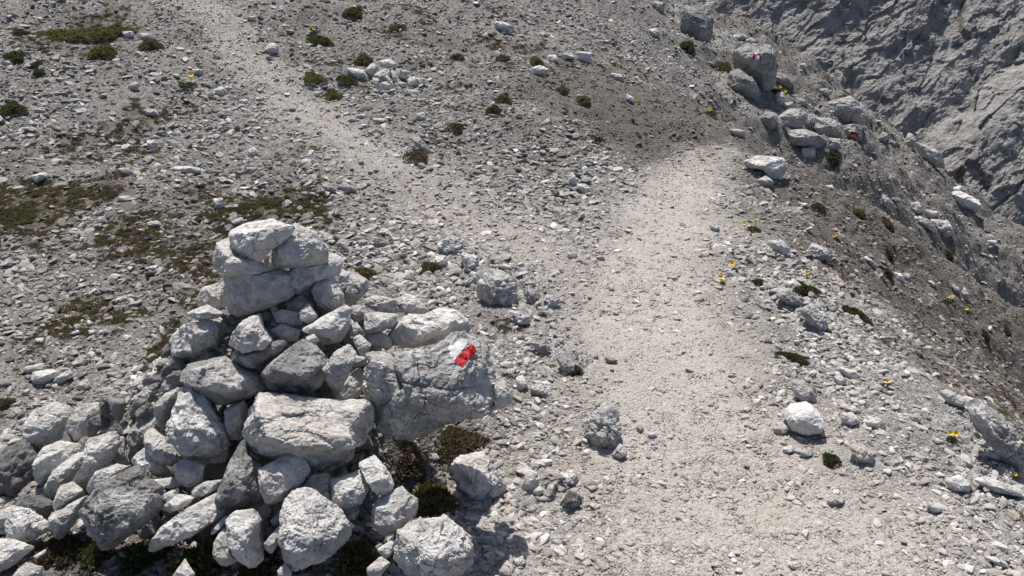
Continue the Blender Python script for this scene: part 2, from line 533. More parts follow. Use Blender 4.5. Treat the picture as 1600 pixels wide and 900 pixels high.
def leaf_material(name, c0, c1, c2):
    k = NT(name)
    co = k.n("ShaderNodeTexCoord").outputs['Object']
    r = k.attr("leafrnd")
    c = k.ramp(r, [(0, c0), (.55, c1), (1, c2)])
    c = k.mix(k.ramp(k.noise(co, 14, 3, .6), [(.4, 0.0), (.7, .6)]), c, (.10, .075, .045))
    k.l(c, k.b.inputs['Base Color'])
    k.b.inputs['Roughness'].default_value = .7
    tr = k.n('ShaderNodeBsdfTranslucent'); k.l(c, tr.inputs[0])
    ms = k.n('ShaderNodeMixShader'); ms.inputs[0].default_value = .35
    k.l(k.b.outputs[0], ms.inputs[1]); k.l(tr.outputs[0], ms.inputs[2]); k.l(ms.outputs[0], k.out.inputs[0])
    return k.m


M_GREEN = leaf_material("cushion_green", (.035, .048, .018), (.075, .095, .032), (.16, .17, .065))
M_OLIVE = leaf_material("cushion_olive", (.075, .068, .022), (.16, .147, .05), (.28, .25, .10))
M_BROWN = leaf_material("cushion_brown", (.07, .052, .032), (.14, .105, .065), (.25, .20, .12))


def flat_material(name, col, rough=.6):
    k = NT(name)
    co = k.n("ShaderNodeTexCoord").outputs['Object']
    f = k.ramp(k.noise(co, 60, 3, .6), [(.3, .8), (.7, 1.1)])
    k.l(k.mix(1.0, col, f, 'MULTIPLY'), k.b.inputs['Base Color'])
    k.b.inputs['Roughness'].default_value = rough
    return k.m


M_YEL = flat_material("yellow_petal", (.86, .58, .015))
M_PINK = flat_material("pink_petal", (.42, .19, .26))
M_STEM = flat_material("green_stem", (.07, .10, .03))


def paint_material(name, col, lo, hi):
    k = NT(name)
    co = k.n("ShaderNodeTexCoord").outputs['Object']
    w = k.ramp(k.noise(co, 55, 8, .72), [(lo, 0.0), (hi, 1.0)])
    rock = k.ramp(k.noise(co, 30, 6, .65), [(.3, (.26, .26, .265)), (.7, (.46, .46, .45))])
    pc = k.mix(k.ramp(k.noise(co, 90, 5, .6), [(.35, 0.0), (.75, .5)]), col, tuple(x * .6 for x in col))
    k.l(k.mix(w, pc, rock), k.b.inputs['Base Color'])
    k.l(k.bump(k.noise(co, 80, 6, .7), .7, .005), k.b.inputs['Normal'])
    k.b.inputs['Roughness'].default_value = .6
    return k.m


M_RED = paint_material("red_paint", (.38, .012, .018), .66, .72)
M_WHITE = paint_material("white_paint", (.68, .69, .70), .36, .54)
M_WHITEF = paint_material("white_paint_fresh", (.74, .75, .76), .66, .74)


def tag(o, label, cat=None, group=None, kind=None):
    if label: o["label"] = label
    if cat: o["category"] = cat
    if group: o["group"] = group
    if kind: o["kind"] = kind
    return o


def link(name, me, mat, parent=None):
    o = bpy.data.objects.new(name, me)
    COL.objects.link(o)
    if mat: me.materials.append(mat)
    if parent is not None: o.parent = parent
    return o


# ------------------------------------------------------------------ the ground sheet
def build_land():
    ny, nx = 1000, 760
    s = np.linspace(0, 1, ny)
    yy = np.concatenate([np.linspace(-6, 0.9, 24)[:-1], 0.9 * (26 / 0.9) ** s])
    a = np.linspace(-1, 1, nx)
    X = np.zeros((len(yy), nx)); Y = np.zeros_like(X)
    for i, y in enumerate(yy):
        half = 0.80 * max(y, 0.9) + 1.3 + 2.5 * (y < 1.2) * (1.2 - y) * .3
        X[i] = a * half
        Y[i] = y
    x = X.ravel(); y = Y.ravel()
    z = land(x, y)
    path, soil, moss = masks(x, y)
    P = np.stack([x, y, z], 1)
    z = z + 0.006 * fbm(P * 14, 3) * (1 - .4 * path) + .004 * fbm(P * 45, 2)
    V = np.stack([x, y, z], 1)
    n = len(yy)
    i0 = (np.arange(n - 1)[:, None] * nx + np.arange(nx - 1)[None, :]).ravel()
    Fc = np.stack([i0, i0 + 1, i0 + nx + 1, i0 + nx], 1)
    me = np_mesh("ground", V, Fc)
    for nm, d in (("path", path), ("soil", soil), ("moss", moss), ("bedrock", np.clip(bedrock(x, y) * 1.5, 0, 1))):
        at_ = me.attributes.new(nm, 'FLOAT', 'POINT'); at_.data.foreach_set("value", d.astype(np.float32))
    o = link("ground", me, M_LAND)
    o["kind"] = "structure"
    # a wide coarse skirt so the land goes on outside the frame
    g = 90
    xs = np.linspace(-40, 40, g); ys = np.linspace(-20, 60, g)
    GX, GY = np.meshgrid(xs, ys)
    GZ = land0(np.clip(GX, -12, 12), np.clip(GY, -5, 26)) - 0.9 - .03 * np.maximum(0, np.abs(GX) - 12)
    i0 = (np.arange(g - 1)[:, None] * g + np.arange(g - 1)[None, :]).ravel()
    me2 = np_mesh("terrain", np.stack([GX.ravel(), GY.ravel(), GZ.ravel()], 1), np.stack([i0, i0 + 1, i0 + g + 1, i0 + g], 1))
    o2 = link("terrain", me2, M_LAND); o2["kind"] = "structure"


build_land()


# ------------------------------------------------------------------ the far rock face
def build_face():
    # inclined slab of craggy limestone behind the slope, at its own place and size
    A = at(np.array(1600), np.array(380), np.array(14.6)); B = at(np.array(1150), np.array(0), np.array(17.2)); Cc = at(np.array(1600), np.array(0), np.array(17.2))
    nrm = np.cross(Cc - A, B - A); nrm /= np.linalg.norm(nrm)
    if nrm @ (CAM - A) < 0: nrm = -nrm
    if nrm[2] < 0: nrm = -nrm
    e1 = np.cross(np.array([0, 0, 1.0]), nrm); e1 /= np.linalg.norm(e1)      # level line
    e2 = np.cross(nrm, e1)
    if e2[2] < 0: e2 = -e2
    O = (A + B + Cc) / 3
    nu, nv = 1100, 700
    U = np.linspace(-15, 15, nu); W = np.linspace(-8, 9, nv)
    GU, GW = np.meshgrid(U, W)
    P2 = np.stack([GU.ravel(), GW.ravel(), np.zeros(GU.size)], 1)
    # rotated frame: structures run down to the right in the picture
    q = P2.copy(); ca, sa = math.cos(-.75), math.sin(-.75)
    q[:, 0] = P2[:, 0] * ca - P2[:, 1] * sa; q[:, 1] = P2[:, 0] * sa + P2[:, 1] * ca
    wq = q + .35 * np.stack([fbm(q * .7, 3), fbm(q * .7 + 40, 3), q[:, 0] * 0], 1)
    def facets(Q, amp, seed):
        # planar, tilted joint blocks instead of rounded swells
        f1, f2, cv = worley(Q + seed)
        h = (np.abs(cv) * 9973).astype(np.int64)
        tx = _vals[h & 4095]; ty = _vals[(h * 7 + 5) & 4095]
        F = Q - np.floor(Q) - .5
        return amp * (cv * .7 + (tx * F[:, 0] + ty * F[:, 1]) * .0)
    d = .75 * fbm(wq * np.array([.12, .22, 1]), 2)
    d += facets(wq * np.array([.22, .55, 1]), .20, 3) + facets(wq * np.array([.7, 1.7, 1]), .11, 11)
    d += facets(q * np.array([2.4, 4.6, 1]), .050, 21) + facets(q * np.array([6, 9, 1.]), .015, 31)
    d += .11 * fbm(q * np.array([.8, 1.5, 1]), 7, gain=.56)
    d -= .25 * np.exp(-((q[:, 1] + 1.0 + .3 * fbm(q * .5, 2)) / .35) ** 2)
    V = O + P2[:, :1] * e1 + P2[:, 1:2] * e2 + d[:, None] * nrm
    i0 = (np.arange(nv - 1)[:, None] * nu + np.arange(nu - 1)[None, :]).ravel()
    me = np_mesh("rock_face", V, np.stack([i0, i0 + 1, i0 + nu + 1, i0 + nu], 1), False)
    o = link("rock_face", me, M_ROCKFAR)
    o["kind"] = "structure"; o["tone"] = .52; o["warm"] = .25; o["lichen"] = .45
    return O, e1, e2, nrm


FACE = build_face()


# ------------------------------------------------------------------ stones
def star_profile(pts):
    """radial function of a polygon (2D, around its centroid)"""
    P = np.array(pts, float)
    x, y = P[:, 0], P[:, 1]; x1, y1 = np.roll(x, -1), np.roll(y, -1)
    a = (x * y1 - x1 * y); A = a.sum() / 2
    c = np.array([((x + x1) * a).sum() / (6 * A), ((y + y1) * a).sum() / (6 * A)])
    Q = P - c
    th = np.linspace(-math.pi, math.pi, 721)[:-1]
    D = np.stack([np.cos(th), np.sin(th)], 1)
    R = np.zeros(len(th))
    for p, q in zip(Q, np.roll(Q, -1, 0)):
        e = q - p
        den = D[:, 0] * e[1] - D[:, 1] * e[0]
        with np.errstate(divide='ignore', invalid='ignore'):
            r = (p[0] * e[1] - p[1] * e[0]) / den
            s = (p[0] * D[:, 1] - p[1] * D[:, 0]) / den
        ok = (r > 0) & (s >= -1e-6) & (s <= 1 + 1e-6)
        R = np.where(ok, np.maximum(R, r), R)
    R[R <= 0] = np.median(R[R > 0])
    kk = np.exp(-np.linspace(-2, 2, 9) ** 2); kk /= kk.sum()
    R = np.convolve(np.concatenate([R[-4:], R, R[:4]]), kk, 'valid')
    return c, th, R


def sd_i(off):
    return int(abs(off[0]) * 40)


def stone_verts(sub, profile, thick, seed, tilt=0.3, side=0.0, rough=1.0, facets=10, cracks=None, cut=.78):
    """profile = (theta, R) in the local x/y plane, local +z faces the viewer side"""
    r_ = np.random.RandomState(seed)
    D, Fc = ico(sub)
    th, R = profile
    ang = np.arctan2(D[:, 1], D[:, 0])
    Rp = np.interp(ang, np.append(th, math.pi), np.append(R, R[0]))
    dxy = np.hypot(D[:, 0], D[:, 1])
    Rm = R.mean()
    cs = []
    taper = .30 + .15 * r_.rand()
    cs.append(Rp / (dxy + Rp * taper * np.abs(D[:, 2]) / thick + 1e-6))
    Ra = np.abs(R * np.cos(th)).max(); Rb = np.abs(R * np.sin(th)).max()
    def plane(n, k1, k2):
        n = np.array(n, float); n /= np.linalg.norm(n)
        h = abs(n[2]) * thick * k1 + math.hypot(n[0] * Ra, n[1] * Rb) * k2
        dd = D @ n
        cs.append(np.where(dd > 1e-4, h / np.maximum(dd, 1e-4), 1e3))
    # upper face (catches the sun) and front face
    plane((side + r_.normal() * .12, tilt + .50 + r_.normal() * .06, .75), .80, .22)
    plane((side + r_.normal() * .15, tilt - .22 + r_.normal() * .08, 1.0), .86, .25)
    for j in range(4):
        a = r_.uniform(0, 2 * math.pi)
        plane((math.cos(a) * .9, math.sin(a) * .9, r_.uniform(.45, .9)), .72, .42)
    for j in range(3):
        a = r_.uniform(0, 2 * math.pi)
        plane((math.cos(a) * .6, math.sin(a) * .6, -1), .9, .4)
    rr = np.min(np.array(cs), 0)
    soft = np.sum(np.array(cs) ** -18.0, 0) ** (-1 / 18.0)
    r = .9 * rr + .1 * soft
    P = D * r[:, None]
    for j in range(facets):
        n = r_.normal(size=3); n /= np.linalg.norm(n)
        if n[2] < .25: n[2] = abs(n[2]) + .3; n /= np.linalg.norm(n)
        h = (P @ n).max() * (cut + .16 * r_.rand())
        P = P - np.maximum(0, P @ n - h)[:, None] * n
    S = Rm
    off = r_.uniform(-50, 50, 3)
    q = P / S
    d = .028 * fbm(q * 1.3 + off, 3) + .016 * ridged(q * 2.6 + off, 3)
    bd = r_.normal(size=3); bd /= np.linalg.norm(bd)
    lay = (q @ bd) * 5.5 + .8 * fbm(q * 1.5 + off + 30, 2)
    lf = lay - np.floor(lay)
    d += .036 * np.clip(lf * 5, 0, 1) * _vals[(np.floor(lay).astype(np.int64) + sd_i(off)) & 4095]
    f1, f2, cv = worley(q * 1.7 + off)
    d += .042 * cv + .012 * np.clip((f2 - f1) * 6, 0, 1)
    if sub >= 4:
        f1, f2, cv = worley(q * np.array([4.2, 5.2, 4.2]) + off)
        d += .024 * cv
        d += .012 * fbm(q * 6 + off, 3)
        f1, f2, cv = worley(q * np.array([9., 13., 9.]) + off)
        d += .011 * cv
    if sub >= 6:
        d += .010 * ridged(q * 13 + off, 3)
    d *= rough
    if cracks:
        for line, w, dep in cracks:
            L = np.array(line, float)
            jit = np.stack([fbm(q * 5 + off, 2), fbm(q * 5 + off + 9, 2)], 1) * .02 * S
            px = P[:, :2] + jit
            best = np.full(len(P), 9.0)
            for a, b in zip(L[:-1], L[1:]):
                ab = b - a; s_ = np.clip(((px - a) @ ab) / (ab @ ab), 0, 1)
                best = np.minimum(best, np.linalg.norm(px - a - s_[:, None] * ab, axis=1))
            d -= dep / S * np.exp(-(best / w) ** 2) * (P[:, 2] > 0)
    N = P / (np.linalg.norm(P, axis=1)[:, None] + 1e-9)
    P = P + N * (d * S)[:, None]
    # bring the outline seen from the front back to the measured profile
    aa = np.arctan2(P[:, 1], P[:, 0]); nb = 100 if sub >= 5 else 50
    bi = ((aa + math.pi) / (2 * math.pi) * nb).astype(int) % nb
    mx = np.zeros(nb); np.maximum.at(mx, bi, np.hypot(P[:, 0], P[:, 1]))
    mx[mx == 0] = Rm
    ac = (np.arange(nb) + .5) / nb * 2 * math.pi - math.pi
    fac = np.clip(np.interp(ac, th, R) / mx, .8, 1.7)
    fac = (np.roll(fac, 1) + fac * 2 + np.roll(fac, -1)) / 4 * 1.035
    f = np.interp(aa, np.concatenate([[ac[-1] - 2 * math.pi], ac, [ac[0] + 2 * math.pi]]), np.concatenate([[fac[-1]], fac, [fac[0]]]))
    P[:, 0] *= f; P[:, 1] *= f
    return P, Fc


R_CAM = Matrix(((1, 0, 0), (0, AX_U[1], -AX_F[1]), (0, AX_U[2], -AX_F[2]))).to_4x4()   # local x,y,z -> right, up, towards camera
_seed = [100]


def place_stone(pts, t, name, label, cat, group, thick=None, sub=None, tone=1.0, warm=.3, lichen=.3,
                tilt=.3, side=0.0, rough=1.0, mat=None, cracks=None, seed=None, facets=10):
    """a stone whose outline was measured as pixels of the photograph, at depth t (m)"""
    px = np.array(pts, float)
    loc = np.stack([px[:, 0], -px[:, 1]], 1)
    c, th, R = star_profile(loc)
    k = t / FPX
    R = R * k
    Rm = R.mean()
    if thick is None: thick = Rm * .72
    if sub is None: sub = 6 if Rm * FPX / t > 48 else (5 if Rm * FPX / t > 16 else 4)
    _seed[0] += 1
    sd = seed if seed is not None else _seed[0]
    crk = None
    if cracks:
        crk = [([((u - c[0]) * k, (-v - c[1]) * k) for u, v in line], w, dep) for line, w, dep in cracks]
    V, Fc = stone_verts(sub, (th, R), thick, sd, tilt, side, rough, facets=facets, cracks=crk)
    me = np_mesh(name, V, Fc, False)
    o = link(name, me, mat or M_ROCK)
    M = R_CAM.copy(); M.translation = Vector(at(np.array(c[0]), np.array(-c[1]), np.array(t)))
    o.matrix_world = M
    o["tone"] = float(tone); o["warm"] = float(warm); o["lichen"] = float(lichen)
    tag(o, label, cat, group)
    return o, c, k


def Z(ox, oy, s, pts):
    return [(ox + x / s, oy + y / s) for x, y in pts]


def cairn_t(u, v):
    """depth at which a pixel ray meets the outer surface of the heap or the ground"""
    fn = lambda x, y: land0(x, y) + mound(x, y, 1.0)
    return float(ground_hit([u], [v], fn)[0])


def centroid(pts):
    return star_profile([(a, b) for a, b in pts])[0]


# ------------------------------------------------------------------ the big cairn, stone by stone
# (zoom frame, outline, label, options) - outlines were measured on the photograph
G1 = (240, 320, 3.0); G2 = (540, 440, 4.0); G3 = (0, 600, 3.0); G4 = (300, 600, 3.0); G5 = (640, 600, 3.0); F0 = (0, 0, 1.0)
CG = "stones stacked in the big cairn"
CAIRN_STONES = [
 # top
 (G1, [(365,190),(352,125),(420,85),(540,68),(640,95),(655,110),(620,160),(545,215),(500,262),(440,258),(385,225)], "sunlit white slab at the very top of the cairn, left of the wedge-shaped one", dict(t=2.30, th=.052, tilt=.75, side=-.1, tone=1.2, lichen=.05, warm=.25)),
 (G1, [(655,85),(760,130),(812,210),(805,270),(690,292),(535,300),(540,225),(610,140)], "wedge-shaped stone with dark pits at the top right of the cairn", dict(t=2.36, th=.07, tilt=.35, side=.15, tone=1.1, lichen=.45)),
 (G1, [(300,175),(345,148),(375,190),(395,240),(480,262),(550,300),(470,330),(360,338),(285,300),(276,250)], "pale overhanging slab just under the capstone, on its left", dict(t=2.31, th=.075, tilt=.55, tone=1.12, lichen=.1)),
 (G1, [(345,330),(440,320),(560,305),(665,318),(674,380),(630,440),(520,490),(400,522),(335,500),(330,420)], "large shaded grey block carrying the top slabs of the cairn", dict(t=2.36, th=.10, tilt=-.25, tone=1.02, lichen=.3, warm=.4)),
 (G1, [(640,300),(780,262),(830,225),(882,258),(862,330),(770,372),(690,420),(636,425)], "grey-beige stone under the pitted wedge, on the right", dict(t=2.42, th=.08, tilt=.25, tone=1.05)),
 (G1, [(520,215),(600,185),(625,240),(600,310),(520,300)], "filler stone toned dark as painted shade in the slot between capstone and pitted wedge", dict(t=2.44, th=.05, tone=.5)),  # added filler; its low tone paints in the shade of the slot
 (G1, [(778,352),(832,335),(892,425),(880,482),(820,502),(770,470),(740,400)], "rounded stone hanging below the right end of the top layer", dict(t=2.41, th=.06, tilt=.3, tone=1.05)),
 (G1, [(850,300),(918,315),(918,400),(890,445),(850,370)], "narrow upright stone behind the right shoulder of the cairn", dict(t=2.52)),
 (G1, [(905,300),(1000,350),(1002,400),(940,470),(893,465),(895,395)], "blocky grey stone at the right edge of the cairn's upper half", dict(t=2.53, lichen=.5)),
 (G1, [(203,445),(240,385),(335,360),(345,490),(215,480)], "rough stone peeping out behind the big block, on the cairn's left", dict(t=2.52, th=.07)),
 (G1, [(143,510),(250,468),(332,510),(300,532),(215,545)], "small flat sunlit plate balanced on the left shoulder of the cairn", dict(t=2.36, th=.035, tilt=.7, tone=1.2, lichen=.0)),
 (G1, [(150,558),(270,540),(298,580),(285,650),(212,682),(153,632)], "rounded block right below the small flat plate on the left", dict(t=2.35, tilt=-.1, tone=1.05)),
 (G1, [(88,612),(150,560),(335,515),(382,560),(340,680),(210,745),(88,722)], "broad grey stone lying behind the rounded block on the left", dict(t=2.44, th=.10, lichen=.5)),
 (G1, [(420,545),(480,513),(510,580),(548,640),(520,680),(430,695),(352,655),(370,610)], "pear-shaped stone with a small dark hole, centre left of the cairn", dict(t=2.22, th=.075, tilt=.45, tone=1.12, lichen=.15)),
 (G1, [(362,688),(450,690),(540,648),(590,626),(623,655),(560,720),(490,770),(420,777),(353,735)], "stone speckled with black lichen under the pear-shaped one", dict(t=2.25, th=.07, lichen=.9, tone=1.0)),
 (G1, [(550,512),(600,490),(680,505),(692,560),(640,572),(570,548)], "small lens-shaped stone in the dark gap mid-cairn", dict(t=2.33, tone=1.0)),
 (G1, [(683,500),(725,460),(766,520),(735,562),(685,540)], "small pointed stone next to the lens-shaped one in the gap", dict(t=2.31, tone=1.0)),
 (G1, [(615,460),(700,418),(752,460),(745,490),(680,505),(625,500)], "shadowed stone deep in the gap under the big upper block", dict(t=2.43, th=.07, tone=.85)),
 (G1, [(543,590),(600,558),(688,590),(670,637),(600,645)], "flat grey stone above the large leaf-shaped boulder", dict(t=2.31, lichen=.4)),
 (G1, [(695,585),(800,520),(890,473),(922,490),(916,580),(880,640),(790,658),(745,615)], "triangular pale stone at the right of the cairn's middle", dict(t=2.30, th=.08, tilt=.35, tone=1.1, lichen=.15)),
 (G1, [(711,622),(750,605),(777,635),(752,667),(714,652)], "fist-sized pebble resting on the large leaf-shaped boulder", dict(t=2.22)),
 (G1, [(492,792),(590,710),(690,633),(770,670),(822,740),(780,850),(700,900),(590,885),(500,845)], "large grey leaf-shaped boulder in the middle of the cairn", dict(t=2.19, th=.10, tilt=.15, lichen=.75, tone=.95)),
 (G1, [(108,790),(160,748),(330,712),(400,760),(490,805),(527,860),(450,900),(350,935),(270,930),(160,850)], "broad flat-faced grey boulder left of the leaf-shaped one", dict(t=2.22, th=.10, tilt=.25, lichen=.7, tone=1.0)),
 (G1, [(795,770),(850,690),(910,655),(945,700),(920,790),(860,890),(815,850)], "upright oval tan slab leaning at the right of the cairn", dict(t=2.14, th=.035, tilt=.2, side=.2, warm=.55)),
 (G1, [(880,830),(955,762),(1002,825),(960,900),(880,925),(800,900),(785,820)], "angular grey stone behind the upright oval slab", dict(t=2.24, tone=1.0, lichen=.4)),
 (G1, [(925,472),(980,473),(990,530),(950,557),(923,530)], "small block on the right slope of the cairn, above the tan one", dict(t=2.40)),
 (G1, [(913,570),(950,550),(990,600),(970,622),(913,612)], "small wedge below the small block on the cairn's right slope", dict(t=2.36, tone=1.1)),
 (G1, [(933,625),(965,608),(1020,655),(1000,702),(975,714),(948,670)], "small sunlit angular stone at the left end of the marked boulder", dict(t=2.27, tone=1.15)),
 (G1, [(986,512),(1050,503),(1142,515),(1130,560),(1060,600),(990,614)], "tan stone wedged under the pale ones right of the cairn", dict(t=2.36, warm=1.0, tone=1.02, th=.05)),
 (G1, [(1000,617),(1070,600),(1112,630),(1115,675),(1050,670),(1008,652)], "grey stone below the tan one, touching the marked boulder", dict(t=2.34)),
 (G2, [(305,120),(380,75),(440,95),(517,175),(492,212),(400,198),(320,190)], "pale angular stone behind the long slab, right of the cairn", dict(t=2.50, tone=1.1, lichen=.1)),
 (G2, [(115,112),(190,80),(310,115),(325,198),(200,192),(125,150)], "pale stone above the tan one, behind the cairn's right side", dict(t=2.49, tone=1.1, lichen=.2)),
 (G2, [(250,370),(310,260),(400,203),(490,208),(590,163),(690,183),(782,265),(750,345),(650,335),(560,382),(430,417),(295,397)], "long pale slab resting on top of the marked boulder", dict(t=2.37, th=.07, tilt=.5, tone=1.12, lichen=.2)),
 (G1, [(905,722),(940,705),(990,715),(985,750),(940,765)], "tan pebble between the oval slab and the marked boulder", dict(t=2.24, warm=.9)),
 # middle and lower left
 (G3, [(98,228),(150,130),(235,90),(310,110),(322,150),(300,250),(190,307),(120,282)], "rounded warm-toned boulder at the far left of the cairn", dict(t=2.55, tilt=.4, warm=.8, lichen=.3, tone=1.05)),
 (G3, [(303,190),(370,98),(462,93),(480,150),(440,250),(370,277),(298,262)], "cracked tan boulder right of the far-left warm one", dict(t=2.52, tilt=.4, warm=.8, tone=1.05, lichen=.3)),
 (G3, [(463,222),(520,130),(600,90),(655,108),(667,160),(570,227),(500,250)], "pointed grey stone right of the cracked tan boulder", dict(t=2.49, tilt=.5, tone=1.1)),
 (G3, [(636,62),(700,2),(760,-15),(832,15),(745,72),(700,132),(656,135)], "stone on the left skirt of the cairn below the broad grey one", dict(t=2.46, lichen=.3)),
 (G3, [(722,100),(770,48),(830,18),(828,70),(792,140),(772,225),(735,190)], "tall narrow slab leaning against the large craggy boulder", dict(t=2.33, th=.04, tone=1.08, side=-.2)),
 (G3, [(594,225),(680,148),(762,125),(775,250),(690,290),(640,335),(600,372)], "grey upright stone left of the tall narrow slab", dict(t=2.38, lichen=.5)),
 (G3, [(780,190),(820,130),(828,30),(880,-10),(950,55),(1002,140),(1062,220),(1064,300),(1000,332),(900,357),(845,332)], "large craggy pale boulder left of the big rectangular block", dict(t=2.17, th=.10, tilt=.4, tone=1.08, lichen=.25, rough=1.5)),
 (G3, [(662,232),(700,213),(800,280),(842,350),(800,387),(740,362),(680,290)], "elongated stone slanting down left of the craggy boulder", dict(t=2.20, th=.045, tone=1.1)),
 (G3, [(610,365),(640,328),(690,290),(762,360),(787,432),(730,437),(650,402)], "pale wedge below the elongated slanting stone", dict(t=2.19, tone=1.12, lichen=.1)),
 (G3, [(808,392),(860,353),(953,385),(945,462),(880,492),(818,450)], "rounded pale cobble below the craggy boulder", dict(t=2.12, tone=1.1)),
 (G3, [(772,250),(810,240),(817,277),(778,280)], "tiny reddish stone stuck beside the craggy boulder", dict(t=2.17, warm=1.0)),
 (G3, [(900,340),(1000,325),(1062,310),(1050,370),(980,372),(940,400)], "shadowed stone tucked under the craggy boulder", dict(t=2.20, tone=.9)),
 (G3, [(160,420),(200,300),(280,268),(392,290),(380,340),(300,400),(210,475),(165,510)], "pale layered slab on the left flank, behind the jagged one", dict(t=2.42, th=.07, tone=1.05, tilt=.4)),
 (G3, [(195,500),(260,400),(330,338),(392,320),(378,380),(340,440),(300,512),(220,552)], "bluish-white slab leaning on the left flank of the cairn", dict(t=2.36, th=.05, tone=1.12, tilt=.5, lichen=.2)),
 (G3, [(325,485),(400,385),(405,262),(530,226),(557,280),(530,345),(470,420),(400,472)], "jagged upright slab with a torn top edge, left of the cairn", dict(t=2.27, th=.04, tone=1.08, tilt=.3, lichen=.1)),
 (G3, [(530,262),(570,248),(597,382),(540,388),(505,370)], "narrow dark stone behind the jagged upright slab", dict(t=2.33, tone=.95)),
 (G3, [(243,580),(280,478),(330,463),(388,500),(330,552),(262,612)], "warm white stone at the foot of the bluish-white slab", dict(t=2.22, tone=1.18, warm=.6, lichen=0.)),
 (G3, [(398,500),(450,410),(540,376),(602,392),(500,452),(430,518)], "tan stone lying on top of the dark boulder", dict(t=2.18, th=.04, warm=.9, tone=1.05, tilt=.6)),
 (G3, [(212,680),(240,608),(330,558),(392,528),(398,580),(342,660),(280,733)], "grey stone propped left of the dark boulder", dict(t=2.20, tone=1.0, th=.05)),
 (G3, [(362,640),(380,588),(500,448),(640,383),(692,450),(757,480),(768,570),(700,642),(592,722),(512,784),(400,702)], "big dark grey pitted boulder at the lower left of the cairn", dict(t=2.08, th=.12, tilt=.3, tone=1.0, lichen=.85, rough=1.2)),
 (G3, [(15,655),(60,580),(130,588),(182,630),(217,660),(200,702),(130,747),(38,732)], "pale rounded stone at the left foot of the cairn", dict(t=2.18, tone=1.12, lichen=.1)),
 (G3, [(-5,600),(40,575),(110,572),(75,640),(20,705),(-60,705),(-60,600)], "pale stone behind the rounded one, cut by the left photo edge", dict(t=2.26, tone=1.05)),
 (G3, [(-80,735),(60,733),(152,770),(60,850),(-20,892),(-90,880)], "flat bluish-white slab in the bottom left corner", dict(t=2.09, th=.04, tilt=.7, tone=1.15, lichen=0.)),
 (G3, [(50,930),(80,870),(120,840),(190,860),(200,930),(120,960)], "tan stone at the bottom edge beside the corner slab", dict(t=2.02, warm=.6)),
 (G3, [(148,812),(210,775),(210,795),(165,827)], "thin cream flake lying flat by the corner slab", dict(t=2.09, th=.012, tone=1.2, warm=.7, tilt=.6)),
 (G3, [(678,455),(800,438),(852,470),(830,492),(750,477)], "thin grey flake right of the dark boulder's top", dict(t=2.12, th=.025)),
 (G3, [(738,527),(830,488),(838,530),(790,553)], "small flake below the thin grey one, beside the dark boulder", dict(t=2.09, th=.025)),
 (G3, [(762,573),(830,520),(907,535),(880,572),(800,604)], "small pale cobble above the long slanting slab", dict(t=2.06, th=.035, tone=1.1)),
 (G3, [(890,500),(960,458),(1047,450),(1020,490),(960,527),(893,532)], "flat dark-edged stone left of the lichen-black boulder", dict(t=2.09, th=.035)),
 (G3, [(658,812),(700,740),(760,668),(870,588),(1000,518),(1047,560),(1040,622),(900,712),(760,772),(680,828)], "long slanting pale slab right of the big dark boulder", dict(t=2.04, th=.07, tilt=.45, tone=1.05, lichen=.3)),
 (G3, [(978,702),(1050,622),(1085,618),(1045,672),(1000,708)], "slim splinter under the right end of the long slab", dict(t=2.02, th=.02)),
 (G3, [(998,750),(1040,683),(1072,720),(1112,830),(1050,862),(1008,800)], "small upright grey stone left of the twin-faced pale one", dict(t=1.99, tone=1.08, th=.04)),
 (G4, [(158,640),(200,600),(290,588),(320,640),(312,730),(335,820),(280,872),(210,822),(168,700)], "bluish-white upright stone at the foot of the cairn, bottom middle", dict(t=1.98, th=.07, tone=1.12, lichen=.15, tilt=.4)),
 (G3, [(790,930),(860,825),(912,890),(900,950)], "pointed white stone tip at the bottom edge between moss clumps", dict(t=1.93, tone=1.12)),
 (G3, [(-40,340),(90,262),(140,310),(180,360),(150,470),(110,560),(60,590),(-50,560)], "weathered dark bedrock lump at the left edge under the warm boulder", dict(t=2.46, th=.12, tone=.85, lichen=.9, rough=1.6)),
 (G3, [(55,570),(100,520),(180,528),(242,560),(232,620),(180,642),(110,600)], "dark rough stone behind the pale rounded one at the left foot", dict(t=2.27, tone=.8, lichen=.9)),
 (G4, [(98,585),(130,500),(185,340),(225,262),(245,335),(312,380),(342,480),(330,552),(250,582),(130,602)], "triangular stone blackened by lichen, left of centre", dict(t=2.06, th=.07, tilt=.15, lichen=.95, tone=.95)),
 (G4, [(162,112),(245,78),(252,180),(232,262),(175,262),(158,170)], "shaded stone touching the left end of the big rectangular block", dict(t=2.20, tone=.98, th=.06)),
 (G4, [(234,150),(300,48),(420,53),(600,73),(800,78),(832,110),(832,200),(800,282),(740,300),(700,345),(600,400),(540,385),(480,332),(330,372),(265,372),(232,250)], "big rectangular cream block lying across the front of the cairn", dict(t=2.11, th=.11, tilt=.42, warm=.6, tone=1.06, lichen=.25, facets=8)),
 (G4, [(650,290),(762,290),(752,350),(700,387),(630,385)], "small stone propping the right end of the rectangular block", dict(t=2.15, tone=.98)),
 (G4, [(310,402),(370,370),(460,325),(500,310),(547,410),(510,472),(430,542),(345,570),(318,480)], "smooth pale angular stone under the rectangular block", dict(t=2.04, th=.06, tilt=.3, tone=1.08, lichen=.1)),
 (G4, [(415,640),(418,560),(470,508),(545,493),(620,540),(700,600),(748,680),(720,742),(640,812),(560,842),(490,878),(440,842),(413,740)], "large pale boulder with a ridge down its middle, bottom centre", dict(t=1.97, th=.12, tilt=.45, tone=1.08, lichen=.35, rough=1.3)),
 (G4, [(638,455),(700,435),(790,406),(830,490),(800,552),(710,598),(658,540)], "bumpy pale stone right of the ridged bottom boulder", dict(t=2.04, th=.06, tone=1.1, tilt=.5, rough=1.3)),
